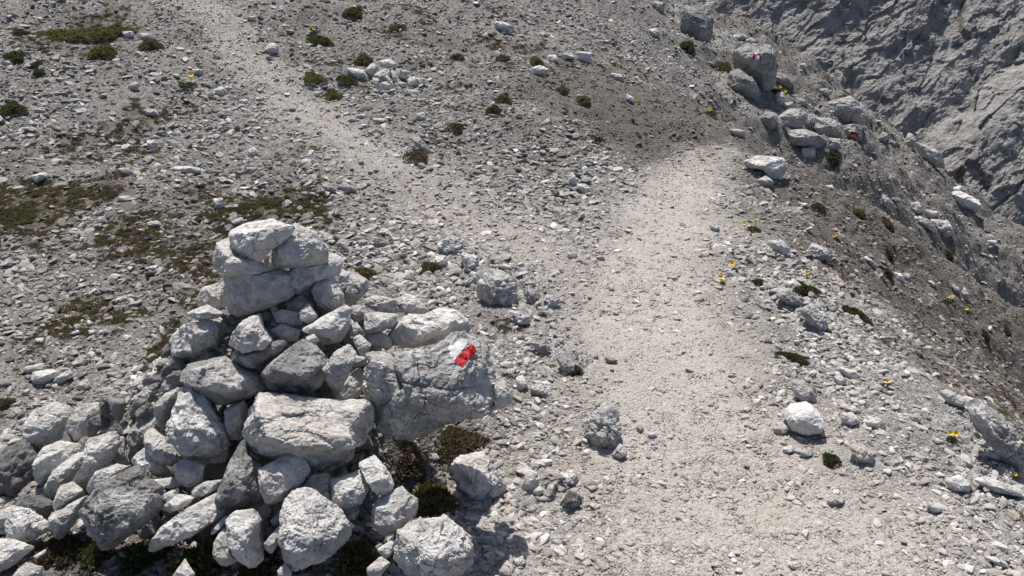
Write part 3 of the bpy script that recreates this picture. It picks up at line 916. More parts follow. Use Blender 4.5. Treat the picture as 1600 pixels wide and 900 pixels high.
 (G4, [(778,375),(850,341),(905,390),(945,470),(930,522),(870,518),(820,450)], "brick-shaped white stone standing right of the cairn", dict(t=2.04, th=.05, tone=1.15, tilt=.55, side=-.2, lichen=.1, facets=8)),
 (G4, [(840,600),(880,530),(980,486),(1055,550),(1050,610),(980,672),(900,717),(850,652)], "rounded grey-white stone behind the moss right of the cairn", dict(t=2.04, tone=1.05, lichen=.3, th=.08)),
 (F0, [(618,850),(622,828),(650,815),(692,811),(720,828),(738,852),(738,882),(705,910),(645,908),(617,875)], "large pale boulder with a dark fractured side at the bottom edge", dict(t=1.93, th=.10, tone=1.12, lichen=.4, tilt=.5, rough=1.5)),
 (G4, [(333,752),(375,700),(412,663),(414,740),(370,803)], "small white flake between the two upright bottom stones", dict(t=1.99, th=.03, tone=1.1)),
 (G4, [(368,642),(410,600),(418,650),(380,672)], "small grey chip above the small white flake", dict(t=2.03, tone=1.0)),
 (G4, [(305,582),(350,558),(372,600),(330,650)], "dim grey cobble under the lichen-blackened triangle's right side", dict(t=2.08, tone=.95)),
 (G4, [(400,875),(430,845),(467,880),(460,925),(408,925)], "grey cobble cut by the bottom edge below the ridged boulder", dict(t=1.92)),
 (G4, [(868,772),(930,735),(960,745),(932,802),(895,822)], "small white flat stone left of the fractured boulder", dict(t=1.97, th=.03, tone=1.12, tilt=.5)),
 (G4, [(820,862),(880,815),(932,840),(880,905),(820,925)], "brownish-white stone at the bottom edge beside the fractured boulder", dict(t=1.93, tone=1.0)),
 (G4, [(500,500),(560,430),(640,420),(690,590),(778,595),(745,655),(640,580)], "earth-covered stone between the ridged and the bumpy ones", dict(t=2.06, th=.05, tone=.9, warm=.5)),
 (G1, [(-10,740),(60,690),(110,730),(120,800),(60,850),(5,830)], "stone low on the left shoulder behind the broad grey boulder", dict(t=2.52, tone=1.05)),
 (G1, [(30,840),(90,800),(170,850),(200,900),(90,890),(30,870)], "flat stone on the left skirt under the broad grey boulder", dict(t=2.42, tone=1.05, tilt=.5)),
]
for fr, pts, label, op in CAIRN_STONES:
    P = Z(*fr, pts)
    op = dict(op)
    t = op.pop('t') ; th_ = op.pop('th', None)
    op.setdefault('warm', .3); op.setdefault('lichen', .3)
    place_stone(P, t, "cairn_stone", label, "stone", CG, thick=th_, **op)

# the boulder that carries the trail mark
MB = [(572,553),(590,548),(612,552),(640,549),(670,548),(688,536),(703,522),(724,521),(752,540),(764,560),(772,590),(773,640),(752,652),(715,656),(680,672),(640,690),(597,684),(578,655),(570,605)]
crk = [([(608, 548), (618, 575), (634, 598)], .007, .030), ([(575, 592), (640, 590), (700, 602), (760, 600)], .003, .005), ([(668, 612), (690, 625), (752, 628)], .003, .005)]
MT = 2.19
mb, mc, mk = place_stone(MB, MT, "marked_boulder", "large flat-faced grey boulder painted with the red and white trail mark", "boulder", None,
                         thick=.13, sub=7, tone=.98, warm=.15, lichen=.6, tilt=.36, side=.05, rough=1.15, cracks=crk, seed=905, facets=7)


def paint_patch(stone, c, k, poly, name, mat, lift):
    """cut the stone's own surface to a convex outline and lift it by the paint's thickness"""
    bm = bmesh.new(); bm.from_mesh(stone.data)
    # the surface bulges towards the camera: find its local height below the patch first
    t0 = k * FPX; co = np.array([v.co[:] for v in bm.verts]); zz = 0.0
    X0 = (c[0] - 800) / FPX * t0; Y0 = (450 + c[1]) / FPX * t0
    for it in range(4):
        L = [Vector(((u - 800) / FPX * (t0 - zz) - X0, (450 - v) / FPX * (t0 - zz) - Y0, 0)) for u, v in poly]
        m = sum(L, Vector()) / len(L)
        near = co[(np.hypot(co[:, 0] - m.x, co[:, 1] - m.y) < 8 * k) & (co[:, 2] > 0)]
        if len(near): zz = float(near[:, 2].mean())
    cen = sum(L, Vector()) / len(L)
    for a, b in zip(L, L[1:] + L[:1]):
        e = (b - a).normalized(); n = Vector((e.y, -e.x, 0))
        if n.dot(cen - a) > 0: n = -n
        bmesh.ops.bisect_plane(bm, geom=bm.verts[:] + bm.edges[:] + bm.faces[:], plane_co=a, plane_no=n, clear_outer=True)
    kill = [v for v in bm.verts if v.co.z < 0]
    bmesh.ops.delete(bm, geom=kill, context='VERTS')
    bm.normal_update()
    for v in bm.verts: v.co += v.normal * lift
    me = bpy.data.meshes.new(name); bm.to_mesh(me); bm.free()
    me.polygons.foreach_set("use_smooth", np.ones(len(me.polygons), bool))
    me.materials.clear()
    return link(name, me, mat, stone)


def w2(poly): return Z(540, 440, 4.0, poly)
paint_patch(mb, mc, mk, w2([(690, 478), (800, 376), (846, 405), (734, 532), (682, 500)]), "red_paint", M_RED, .0016)
paint_patch(mb, mc, mk, w2([(664, 478), (640, 420), (655, 345), (720, 333), (812, 372), (700, 470), (684, 492)]), "white_paint", M_WHITE, .0010)

OTHERS = [
 (F0, [(771,598),(788,594),(798,612),(800,626),(788,637),(771,641)], 2.22, "angular_slab", "smooth pale angular slab butting against the right end of the marked boulder", "stone", dict(tone=1.05, thick=.06, lichen=0., tilt=.2)),
 (F0, [(737,531),(748,524),(762,527),(765,555),(777,585),(760,580),(750,555)], 2.30, "rough_stone", "rough dark stone behind the top right corner of the marked boulder", "stone", dict(tone=.9, lichen=.7, rough=1.6)),
 (G5, [(178,400),(230,345),(345,326),(402,400),(452,490),(430,542),(370,574),(300,542),(230,482)], None, "loose_boulder", "pale angular boulder lying alone on the path below the marked boulder", "boulder", dict(tone=1.12, lichen=.2, tilt=.55, thick=.06, dt=-.05, rough=1.2)),
]
for fr, pts, t, nm, label, cat, op in OTHERS:
    P = Z(*fr, pts); op = dict(op); dt = op.pop('dt', 0)
    if t is None:
        c = centroid(P); t = float(ground_hit([c[0]], [c[1]], land0)[0]) + dt
    place_stone(P, t, nm, label, cat, None, **op)

# ------------------------------------------------------------------ single stones lying on the ground
G6 = (1040, 500, 2.25); G7 = (1040, 260, 2.857); G8 = (1100, 50, 4.5); G9 = (1340, 180, 4.09); G10 = (480, 0, 2.857); G11 = (0, 0, 2.857); G12 = (0, 300, 2.81); G13 = (640, 340, 3.0)
SMALLC = "stones of the small far heap"
GROUND_STONES = [
 (G5, [(820,250),(850,150),(930,88),(987,140),(992,230),(960,322),(905,327),(850,300)], "craggy blue-grey bedrock knob poking out of the middle of the path", "rock", dict(tone=.95, lichen=.6, rough=2.0, sink=0.)),
 (G5, [(523,502),(545,400),(600,418),(604,480),(560,514)], "narrow grey stone stuck upright in the path right of the loose boulder", "stone", dict(tone=1.05)),
 (G5, [(706,430),(765,403),(790,440),(780,472),(713,467)], "small white block on the path, topmost of the little group", "stone", dict(tone=1.15, lichen=0.)),
 (G5, [(705,565),(750,500),(800,528),(812,560),(760,590),(713,595)], "dark rough knob at the right end of the little group on the path", "stone", dict(tone=.7, lichen=1., rough=1.6)),
 (G5, [(580,500),(610,478),(628,500),(600,535)], "small pale stone left of the splinters in the path group", "stone", dict(tone=1.05)),
 (G5, [(625,530),(650,480),(682,470),(672,520),(640,545)], "tilted splinter in the middle of the path group", "stone", dict(tone=1.0)),
 (G5, [(470,545),(500,540),(515,575),(480,590)], "small pale stone just right of the loose boulder's foot", "stone", dict(tone=1.05)),
 (G5, [(488,822),(530,808),(548,842),(498,855)], "small cream stone casting a dark shadow near the bottom of the path", "stone", dict(tone=1.1, warm=.5)),
 (G5, [(1063,200),(1090,188),(1102,225),(1068,226)], "small brown stone on the path right of the bedrock knob", "stone", dict(tone=.75, warm=.9)),
 (G5, [(1110,228),(1150,225),(1165,248),(1125,252)], "small white stone beside the brown one on the path", "stone", dict(tone=1.1)),
 (G5, [(945,335),(985,280),(1015,300),(1020,335),(970,355)], "broken grey block at the foot of the bedrock knob", "stone", dict(tone=.95)),
 (G5, [(380,730),(405,725),(412,765),(385,775)], "small reddish-brown stone beside the fractured bottom boulder", "stone", dict(tone=.8, warm=1.)),
 (G6, [(414,330),(450,300),(500,290),(542,325),(554,360),(537,397),(490,407),(443,387)], "smooth white boulder at the right side of the path", "boulder", dict(tone=1.22, lichen=0., rough=.6, thick=.075)),
 (G6, [(448,215),(490,213),(532,270),(537,300),(490,292),(453,265)], "grey-white stone right behind the smooth white boulder", "stone", dict(tone=1.08)),
 (G6, [(378,382),(410,362),(442,378),(415,402),(385,400)], "flat tan stone at the left foot of the smooth white boulder", "stone", dict(warm=.9, tone=1.0)),
 (G6, [(648,445),(690,433),(737,470),(732,507),(670,497)], "tan rounded stone right of and below the smooth white boulder", "stone", dict(warm=1., tone=1.05)),
 (G6, [(568,627),(600,613),(637,635),(620,652),(573,647)], "tan flat stone alone on the gravel at the lower right", "stone", dict(warm=1., tone=1.0)),
 (G6, [(468,457),(515,453),(522,480),(478,484)], "small white block below the smooth white boulder", "stone", dict(tone=1.15)),
 (G6, [(410,450),(445,442),(458,465),(420,468)], "small flat white stone left of the small white block", "stone", dict(tone=1.1)),
 (G6, [(345,235),(380,228),(392,250),(355,256)], "small beige stone on the path edge behind the white boulder", "stone", dict(tone=1.0, warm=.6)),
 (G6, [(963,255),(1000,243),(1057,285),(1052,314),(1000,297)], "white stone perched on the edge of the drop at the right", "stone", dict(tone=1.18, lichen=.05)),
 (G6, [(1068,305),(1110,278),(1182,330),(1242,420),(1270,520),(1250,560),(1150,450),(1095,370)], "long striped rock rib falling away at the right edge", "rock", dict(tone=.95, lichen=.6, rough=1.6, sink=.2)),
 (G6, [(983,562),(1040,546),(1087,590),(1060,610),(1010,602)], "flat white stone in the low ledge at the right", "stone", dict(tone=1.15)),
 (G6, [(1080,562),(1140,553),(1262,600),(1280,630),(1150,602)], "long flat white slab in the ledge cut by the right edge", "stone", dict(tone=1.15)),
 (G6, [(608,165),(670,178),(677,210),(640,207)], "angular white stone half way up the white rubble", "stone", dict(tone=1.12)),
 (G6, [(938,407),(985,432),(960,437),(942,430)], "flat white chip left of the nearest yellow flower", "stone", dict(tone=1.15)),
 (G6, [(918,645),(950,638),(977,670),(940,682)], "bright white cobble near the lower right gravel", "stone", dict(tone=1.15)),
 (G6, [(1118,832),(1170,833),(1217,868),(1180,870)], "flat white stone near the bottom right corner", "stone", dict(tone=1.12)),
 (G6, [(615,330),(660,325),(690,360),(650,375),(620,360)], "pale block in the rubble right of the smooth white boulder", "stone", dict(tone=1.08)),
 (G6, [(700,360),(745,340),(780,365),(740,390)], "beige block in the rubble, two stones right of the white boulder", "stone", dict(tone=1.05, warm=.5)),
 (G6, [(630,308),(665,300),(688,322),(655,330)], "tan chip above the pale blocks in the right rubble", "stone", dict(tone=1.0, warm=1.)),
 (G6, [(590,200),(620,195),(640,225),(610,235)], "grey-white stone left of the angular one in the white rubble", "stone", dict(tone=1.05)),
 (G6, [(860,335),(890,325),(900,360),(868,365)], "grey stone on the small rib behind the nearest flower", "stone", dict(tone=.95)),
 (G7, [(622,387),(660,340),(722,370),(752,410),(690,422),(640,402)], "grey pyramid-shaped stone on the brown flank", "stone", dict(tone=.95, rough=1.2)),
 (G7, [(1018,472),(1055,478),(1067,515),(1030,512)], "white stone on the brown flank beside a dark tuft", "stone", dict(tone=1.15)),
 (G7, [(1060,477),(1090,478),(1097,520),(1070,517)], "brownish stone touching the white one on the brown flank", "stone", dict(tone=.75, warm=.6)),
 (G7, [(408,62),(450,40),(487,70),(470,97),(420,82)], "small grey stone below the white one at the path's bend", "stone", dict(tone=.95)),
 (F0, [(1163,252),(1185,242),(1225,247),(1232,262),(1222,281),(1205,279),(1190,264),(1170,262)], "white two-lobed boulder at the bend of the path", "boulder", dict(tone=1.15, lichen=.2)),
 (G7, [(1268,117),(1320,108),(1400,158),(1425,190),(1380,200),(1330,182),(1275,137)], "long white boulder jutting out on the far right slope", "boulder", dict(tone=1.2, lichen=.1)),
 (G7, [(1258,102),(1320,83),(1332,100),(1275,120)], "flat white stone lying on the upper end of the long white boulder", "stone", dict(tone=1.2)),
 (G7, [(1093,227),(1140,223),(1202,260),(1192,292),(1120,247)], "pale slab above the edge of the brown flank", "rock", dict(tone=1.05)),
 (G7, [(1203,262),(1262,240),(1292,300),(1240,322),(1205,292)], "brownish block right of the pale slab on the far slope", "rock", dict(tone=.95, warm=.5)),
 (G7, [(1165,190),(1215,200),(1225,235),(1170,228)], "dark beige stone behind the pale slab on the far slope", "stone", dict(tone=.85, warm=.4)),
 (G7, [(450,330),(520,328),(562,380),(520,402),(470,362)], "grey-white bedrock lump at the upper edge of the white rubble", "rock", dict(tone=1.05, rough=1.6, sink=0.)),
 (G7, [(488,572),(530,538),(642,610),(602,642),(520,602)], "blue-grey bedrock below the upper green strip", "rock", dict(tone=.98, rough=1.6, lichen=.5, sink=0.)),
 (G7, [(598,642),(660,608),(732,710),(690,742),(640,702)], "fissured bedrock right below the blue-grey one", "rock", dict(tone=1.02, rough=1.8, lichen=.5, sink=0.)),
 (G7, [(1278,532),(1310,538),(1317,577),(1290,562)], "reddish-grey stone above a far flower on the brown flank", "stone", dict(tone=.8, warm=.8)),
 (G7, [(1323,562),(1340,533),(1357,600),(1330,592)], "upright grey stone on the brown flank right of the reddish one", "stone", dict(tone=.9)),
 (G7, [(1433,332),(1475,328),(1487,345),(1445,350)], "flat white flake far right on the flank's skyline", "stone", dict(tone=1.2)),
 (G7, [(880,405),(905,400),(950,450),(930,455)], "narrow pale stone in the middle of the brown flank", "stone", dict(tone=1.05)),
 (G7, [(270,470),(310,462),(322,490),(285,500)], "pale stone between the two near yellow flowers", "stone", dict(tone=1.0)),
 (G7, [(195,265),(235,260),(245,290),(210,295)], "bluish-grey cobble on the path's right edge", "stone", dict(tone=.9)),
 (G7, [(590,160),(635,165),(640,185),(600,180)], "flat pale stone among dark earth below the bend", "stone", dict(tone=1.1)),
 (G7, [(715,85),(745,82),(755,105),(725,105)], "white stone on the flank's upper edge, right of the bend", "stone", dict(tone=1.1)),
 (G7, [(845,455),(865,470),(860,488),(842,480)], "small pale chip beside the narrow stone on the brown flank", "stone", dict(tone=1.0)),
 (G7, [(1170,512),(1190,510),(1210,535),(1195,540)], "white chip right of the white and brownish pair on the flank", "stone", dict(tone=1.1)),
 # far outcrops
 (G8, [(203,142),(290,90),(400,85),(482,110),(477,190),(512,260),(502,350),(480,412),(420,432),(365,350),(250,242),(208,192)], "tall tilted grey rock carrying the far red-white-red flag mark", "rock", dict(mark='flag', tone=.92, lichen=.4, tilt=.1, sub=6, thick=.30)),
 (G8, [(295,52),(340,38),(370,70),(355,87),(300,82)], "small block perched on top of the flag-marked rock", "stone", dict(tone=1.05, dt=-.1)),
 (G8, [(200,20),(280,10),(312,30),(290,57),(205,67)], "flat pale stone up left of the flag-marked rock", "stone", dict(tone=1.1)),
 (G8, [(178,282),(250,250),(342,330),(402,432),(380,492),(280,462),(190,382)], "smooth grey bedrock slab under the left side of the flag-marked rock", "rock", dict(tone=.85, lichen=.5, dt=.1)),
 (G8, [(508,272),(550,288),(652,380),(642,412),(560,372),(503,332)], "dark slab leaning right of the flag-marked rock", "rock", dict(tone=.85, lichen=.4)),
 (G8, [(398,602),(440,558),(512,570),(522,660),(470,692),(413,632)], "leftmost grey block of the far outcrop", "rock", dict(tone=.9)),
 (G8, [(513,602),(600,538),(692,545),(742,570),(722,642),(680,667),(600,672),(518,660)], "wide cracked block in the upper row of the far outcrop", "rock", dict(tone=.98, facets=8)),
 (G8, [(738,572),(795,580),(765,692),(695,672)], "shaded brown block in the notch of the far outcrop", "rock", dict(tone=.72, warm=.6)),
 (G8, [(780,592),(900,610),(972,660),(962,742),(880,752),(790,702)], "large block left of the small red mark", "rock", dict(tone=.98, facets=8)),
 (G8, [(598,690),(700,678),(800,720),(872,760),(862,832),(760,812),(618,787)], "long low block at the foot of the far outcrop", "rock", dict(tone=.95, facets=8)),
 (G8, [(880,742),(962,750),(952,822),(868,832)], "small block at the right foot of the far outcrop", "rock", dict(tone=.9)),
 (G8, [(688,822),(780,808),(792,892),(700,882)], "lowest lump under the long low block of the far outcrop", "rock", dict(tone=.85)),
 (G8, [(968,662),(1040,648),(1112,680),(1105,765),(1010,747),(963,722)], "grey rock with the small red bar mark at the end of the outcrop", "rock", dict(mark='bar', tone=.98, lichen=.2, sub=6, thick=.2)),
 (G8, [(938,522),(1000,488),(1092,540),(1082,662),(1020,622),(948,562)], "overhanging brown-grey boulder above the red bar mark", "boulder", dict(tone=.85, warm=.4)),
 (G8, [(1085,482),(1130,530),(1142,650),(1100,682),(1080,562)], "upright grey boulder right above the red bar mark", "boulder", dict(tone=.95)),
 (G8, [(878,562),(920,518),(972,560),(962,612),(920,602)], "small boulder left of the overhanging one", "boulder", dict(tone=.9)),
 (G8, [(503,442),(560,418),(572,480),(550,522),(508,492)], "pale stone under the yellow flowers of the outcrop", "stone", dict(tone=1.1)),
 (G8, [(168,682),(230,680),(292,700),(280,737),(220,732)], "pale stone on the earth bank at the bend", "stone", dict(tone=1.05)),
 (G8, [(660,460),(720,485),(745,520),(700,525),(650,500)], "pale stone just above the wide cracked block", "stone", dict(tone=1.05)),
 (G8, [(560,500),(620,490),(640,520),(600,545),(556,530)], "grey stone behind the left part of the far outcrop", "stone", dict(tone=.98)),
 (G8, [(670,225),(715,215),(722,245),(690,265)], "white cobble on the slope right of the flag-marked rock", "stone", dict(tone=1.2)),
 (G8, [(800,400),(870,395),(900,440),(850,450)], "grey stone on the slope above the far outcrop", "stone", dict(tone=1.0)),
 (G9, [(298,172),(330,108),(372,140),(374,202),(330,212)], "smooth rounded grey boulder high on the right slope", "boulder", dict(tone=1.05)),
 (G9, [(453,227),(500,208),(557,230),(557,287),(500,297)], "grey block standing before the tan slab on the right slope", "rock", dict(tone=.9, dt=-.15)),
 (G9, [(375,165),(440,188),(540,250),(562,340),(500,332),(410,262)], "tan slanting slab behind the grey block on the right slope", "rock", dict(tone=.85, warm=1.)),
 (G9, [(195,118),(160,108),(128,150),(180,177)], "pale block left of the dark one on the right slope", "rock", dict(tone=.98)),
 (G9, [(198,150),(260,178),(292,210),(200,192)], "dark slab between the pale block and the rounded boulder", "rock", dict(tone=.7)),
 (G9, [(80,500),(180,510),(250,590),(200,600),(120,560)], "smooth brown-grey bedrock just above the flank's skyline", "rock", dict(tone=.8, warm=.4, sink=0.)),
 (G9, [(330,560),(400,555),(412,620),(340,640)], "grey bedrock block right of the smooth brown-grey one", "rock", dict(tone=.9)),
 (F0, [(1065,15),(1100,5),(1116,30),(1112,62),(1090,72),(1064,50)], "dark smooth bedrock face at the top, left of the flag-marked rock", "rock", dict(tone=.8, lichen=.6, thick=.12)),
 (F0, [(1290,160),(1330,150),(1350,172),(1335,190),(1300,185)], "grey stone above the overhanging boulder", "rock", dict(tone=.95)),
 (F0, [(1418,200),(1440,196),(1452,216),(1430,226)], "pale stone at the foot of the rock face", "rock", dict(tone=1.0)),
 (F0, [(1455,340),(1478,345),(1490,362),(1465,366)], "angular stone low on the right slope beside the skyline", "rock", dict(tone=.9)),
 # small far heap
 (G10, [(173,305),(240,308),(277,345),(230,352),(183,325)], "leftmost large white stone of the small far heap", "stone", dict(g=SMALLC, tone=1.15)),
 (G10, [(318,272),(370,260),(407,290),(360,307),(325,297)], "topmost flat stone of the small far heap", "stone", dict(g=SMALLC, tone=1.1, dt=-.12)),
 (G10, [(298,332),(340,305),(367,310),(367,350),(308,362)], "broad beige stone in the middle of the small far heap", "stone", dict(g=SMALLC, tone=1.0, warm=.5, dt=-.05)),
 (G10, [(258,312),(290,278),(317,300),(290,347)], "tilted stone left of the topmost one in the small heap", "stone", dict(g=SMALLC, tone=1.1)),
 (G10, [(340,337),(360,333),(392,387),(373,392)], "slim beige stone slanting at the front of the small heap", "stone", dict(g=SMALLC, tone=1.0, warm=.5, dt=-.12)),
 (G10, [(322,372),(360,360),(382,385),(350,402),(323,392)], "whitest stone at the front foot of the small heap", "stone", dict(g=SMALLC, tone=1.2, dt=-.1)),
 (G10, [(372,310),(397,320),(412,372),(383,372)], "upright shaded stone right of the small heap's middle", "stone", dict(g=SMALLC, tone=.95)),
 (G10, [(405,313),(442,320),(447,357),(408,345)], "pale stone on the right shoulder of the small heap", "stone", dict(g=SMALLC, tone=1.1)),
 (G10, [(403,362),(442,370),(437,392),(403,382)], "small grey stone low on the right of the small heap", "stone", dict(g=SMALLC, tone=.95)),
 (G10, [(443,352),(480,338),(492,375),(453,392)], "bright white stone at the right of the small heap", "stone", dict(g=SMALLC, tone=1.2)),
 (G10, [(483,345),(527,350),(522,387),(488,377)], "rightmost grey stone of the small heap", "stone", dict(g=SMALLC, tone=.95)),
 (G10, [(448,402),(495,403),(492,427),(453,422)], "flat white stone lying just in front of the small heap", "stone", dict(g=SMALLC, tone=1.15)),
 (G10, [(278,247),(310,238),(317,265),(290,264)], "small white stone behind the small heap", "stone", dict(g=SMALLC, tone=1.1, dt=.1)),
 (G10, [(298,350),(318,348),(324,397),(303,392)], "thin upright stone at the small heap's left foot", "stone", dict(g=SMALLC, tone=1.05, dt=-.1)),
 (G10, [(407,303),(457,320),(452,337),(413,320)], "long flat stone on top of the small heap's right side", "stone", dict(g=SMALLC, tone=1.1, dt=-.1)),
 # upper and left slope
 (G10, [(993,305),(1040,290),(1082,310),(1060,337),(1003,332)], "bright white flat boulder high on the middle slope", "stone", dict(tone=1.25, lichen=0.)),
 (G10, [(1068,247),(1110,243),(1127,275),(1090,287)], "white stone just above the bright flat boulder", "stone", dict(tone=1.2)),
 (G10, [(1198,227),(1270,233),(1262,282),(1213,267)], "broad pale block high on the slope, right of the white pair", "stone", dict(tone=1.05)),
 (G10, [(1353,325),(1400,328),(1422,365),(1370,362)], "bluish flat stone on the upper slope near the dark bank", "stone", dict(tone=1.0)),
 (G10, [(1428,417),(1460,438),(1457,462),(1423,442)], "small white stone at the edge of the dark earth bank", "stone", dict(tone=1.15)),
 (G10, [(483,507),(520,498),(532,535),(488,537)], "white cobble between the small heap and the path fork", "stone", dict(tone=1.15)),
 (G10, [(458,612),(500,608),(552,670),(540,692),(478,642)], "dark elongated stone above the brown tuft", "stone", dict(tone=.65)),
 (G10, [(493,730),(515,725),(535,745),(515,760)], "dark grey round stone below the brown tuft", "stone", dict(tone=.65)),
 (G10, [(63,827),(100,813),(132,850),(100,867)], "dark grey angular stone right behind the cairn top", "stone", dict(tone=.65)),
 (G10, [(28,412),(72,403),(67,430),(33,432)], "smooth pale stone left of the small heap", "stone", dict(tone=1.1)),
 (G10, [(1163,802),(1180,766),(1207,800),(1195,837)], "bluish white bedrock spike left of the path", "rock", dict(tone=1.1, rough=1.6)),
 (G10, [(1198,822),(1240,818),(1282,860),(1240,872)], "white bedrock ridge beside the spike left of the path", "rock", dict(tone=1.12, rough=1.6)),
 (G10, [(213,517),(265,503),(262,525),(223,527)], "flat white stone below the small heap, left one of three", "stone", dict(tone=1.15)),
 (G10, [(288,527),(350,528),(347,547),(298,547)], "flat white stone below the small heap, right one of three", "stone", dict(tone=1.15)),
 (G10, [(235,555),(270,553),(277,572),(240,572)], "flat white stone below the small heap, lowest of three", "stone", dict(tone=1.15)),
 (G10, [(833,92),(890,100),(932,130),(880,142),(838,122)], "bluish-white rock near the top centre", "rock", dict(tone=1.05, rough=1.3)),
 (G10, [(783,167),(798,138),(814,172)], "small white triangular stone near the top centre", "stone", dict(tone=1.2)),
 (G10, [(1525,130),(1560,125),(1580,155),(1540,165)], "white block at the top right end of the slope", "stone", dict(tone=1.15)),
 (G10, [(1130,240),(1180,235),(1200,262),(1140,268)], "pale stone right of the white pair", "stone", dict(tone=1.05)),
 (G10, [(545+1000,0),(1600,15),(1590,60),(1560,50)], "dark rock at the top edge above the bank", "rock", dict(tone=.75)),
 (G11, [(1178,217),(1205,190),(1242,205),(1242,237),(1193,240)], "rounded beige stone at the right edge of the upper path", "stone", dict(tone=1.0, warm=.4)),
 (G11, [(1098,77),(1140,68),(1142,90),(1103,92)], "small beige stone higher up beside the upper path", "stone", dict(tone=1.0, warm=.4)),
 (G11, [(953,402),(985,383),(1017,405),(1005,427),(963,427)], "white stone right of the green tuft with a yellow flower", "stone", dict(tone=1.2)),
 (G11, [(1103,675),(1130,653),(1157,680),(1140,699),(1108,697)], "bright white stone on the lower part of the upper path", "stone", dict(tone=1.2)),
 (G11, [(128,792),(190,766),(217,780),(165,822)], "flat white slab on the left slope above the moss band", "stone", dict(tone=1.15)),
 (G11, [(853,307),(905,308),(902,332),(868,332)], "white stone right behind the yellow flower on the left", "stone", dict(tone=1.2)),
 (G11, [(653,622),(690,628),(692,667),(663,672)], "white block in the moss band on the left slope", "stone", dict(tone=1.1)),
 (G11, [(568,385),(600,362),(622,378),(610,402),(580,405)], "beige rounded stone left of the flowering tuft", "stone", dict(tone=1.0, warm=.6)),
 (G11, [(1060,445),(1100,440),(1120,462),(1080,468)], "white stone on the path below the flowering tuft", "stone", dict(tone=1.15)),
 (G11, [(540,140),(590,140),(598,165),(555,170)], "pale stone right of the mossy bar at the upper left", "stone", dict(tone=1.1)),
 (G11, [(620,145),(670,150),(680,175),(635,175)], "grey block left of the upper path", "stone", dict(tone=1.0)),
 (G11, [(395,60),(440,50),(455,70),(410,80)], "grey flat stone above the mossy bar", "stone", dict(tone=.9)),
 (G11, [(640,490),(690,485),(710,515),(650,520)], "grey slab in the middle of the left slope", "stone", dict(tone=.95)),
 (G11, [(525,750),(570,748),(600,775),(550,785)], "grey slab below the moss band on the left slope", "stone", dict(tone=.9)),
 (G11, [(740,755),(800,740),(880,745),(900,770),(820,775)], "row-like pale stone above the cairn's left side", "stone", dict(tone=1.0)),
 (G11, [(1500,830),(1540,812),(1598,850),(1560,867)], "dark angular stone at the end of the moss behind the cairn", "stone", dict(tone=.65)),
 (G11, [(1545,305),(1580,302),(1598,335),(1560,330)], "white stone just left of the small heap", "stone", dict(tone=1.1)),
 (G12, [(133,792),(210,778),(272,788),(190,852),(140,842)], "flat white slab left of the cairn, largest of the trio", "stone", dict(tone=1.18, tilt=.6)),
 (G12, [(223,832),(300,778),(317,800),(260,852)], "long white stone leaning on the trio's flat slab", "stone", dict(tone=1.15)),
 (G12, [(98,772),(190,748),(197,775),(110,802)], "grey stone behind the trio's flat slab", "stone", dict(tone=1.0)),
 (G12, [(328,850),(380,820),(400,860),(350,875)], "pale stone between the trio and the cairn", "stone", dict(tone=1.1)),
 (G12, [(550,795),(600,765),(608,785),(565,805)], "white flat stone close to the cairn's left skirt", "stone", dict(tone=1.12)),
 (G12, [(510,20),(570,15),(575,40),(520,42)], "pale flat stone at the upper rim of the brown earth patch", "stone", dict(tone=1.05)),
 (G12, [(930,30),(975,25),(985,60),(950,85)], "grey blocky stone behind the cairn, above its capstone", "stone", dict(tone=1.0)),
 (G12, [(1010,130),(1060,110),(1075,130),(1030,155)], "grey stone just beyond the capstone, to its left", "stone", dict(tone=.95)),
 (G12, [(420,120),(455,105),(460,130),(430,142)], "white pebble in the brown earth patch, upper left", "stone", dict(tone=1.15)),
 (G12, [(640,135),(690,125),(715,145),(660,158)], "pale flat stone in the mossy patch left of the capstone", "stone", dict(tone=1.1)),
 (G12, [(385,560),(412,575),(400,590),(378,580)], "white chip below the brown earth patch", "stone", dict(tone=1.2)),
 (G12, [(385,607),(420,605),(422,625),(390,628)], "round white cobble under the brown earth patch", "stone", dict(tone=1.15)),
 (G12, [(300,625),(340,605),(348,618),(315,635)], "slim white stone left of the round cobble", "stone", dict(tone=1.12)),
 (G12, [(235,372),(250,345),(262,352),(248,378)], "tiny bright upright chip on the left slope", "stone", dict(tone=1.25)),
 (G12, [(740,345),(755,335),(765,350),(750,362)], "tiny bright chip in the brown earth patch", "stone", dict(tone=1.25)),
 (G12, [(628,335),(690,318),(700,340),(650,345)], "whitish flat stone in the middle of the brown earth patch", "stone", dict(tone=1.1)),
 # bedrock right behind the cairn
 (G13, [(318,235),(430,248),(497,290),(512,430),(420,437),(350,402),(316,370)], "largest fissured bedrock block showing above the long pale slab", "rock", dict(tone=1.02, rough=1.7, lichen=.5, sink=0.)),
 (G13, [(528,332),(600,338),(612,400),(560,417)], "fissured grey knob right of the largest bedrock block", "rock", dict(tone=.9, rough=1.7, lichen=.6, sink=0.)),
 (G13, [(458,432),(560,448),(582,520),(500,502)], "low pale bedrock just below the largest bedrock block", "rock", dict(tone=1.05, rough=1.7, sink=0.)),
 (G13, [(128,122),(190,78),(257,100),(222,180),(150,172)], "white bedrock hump uppermost behind the cairn", "rock", dict(tone=1.15, rough=1.5, sink=0.)),
 (G13, [(238,162),(320,180),(332,260),(258,242)], "white bedrock hump between the uppermost and the largest", "rock", dict(tone=1.12, rough=1.5, sink=0.)),
 (G13, [(238,312),(290,253),(327,260),(312,312),(250,332)], "dark-seamed bedrock left of the largest bedrock block", "rock", dict(tone=.95, rough=1.7, sink=0.)),
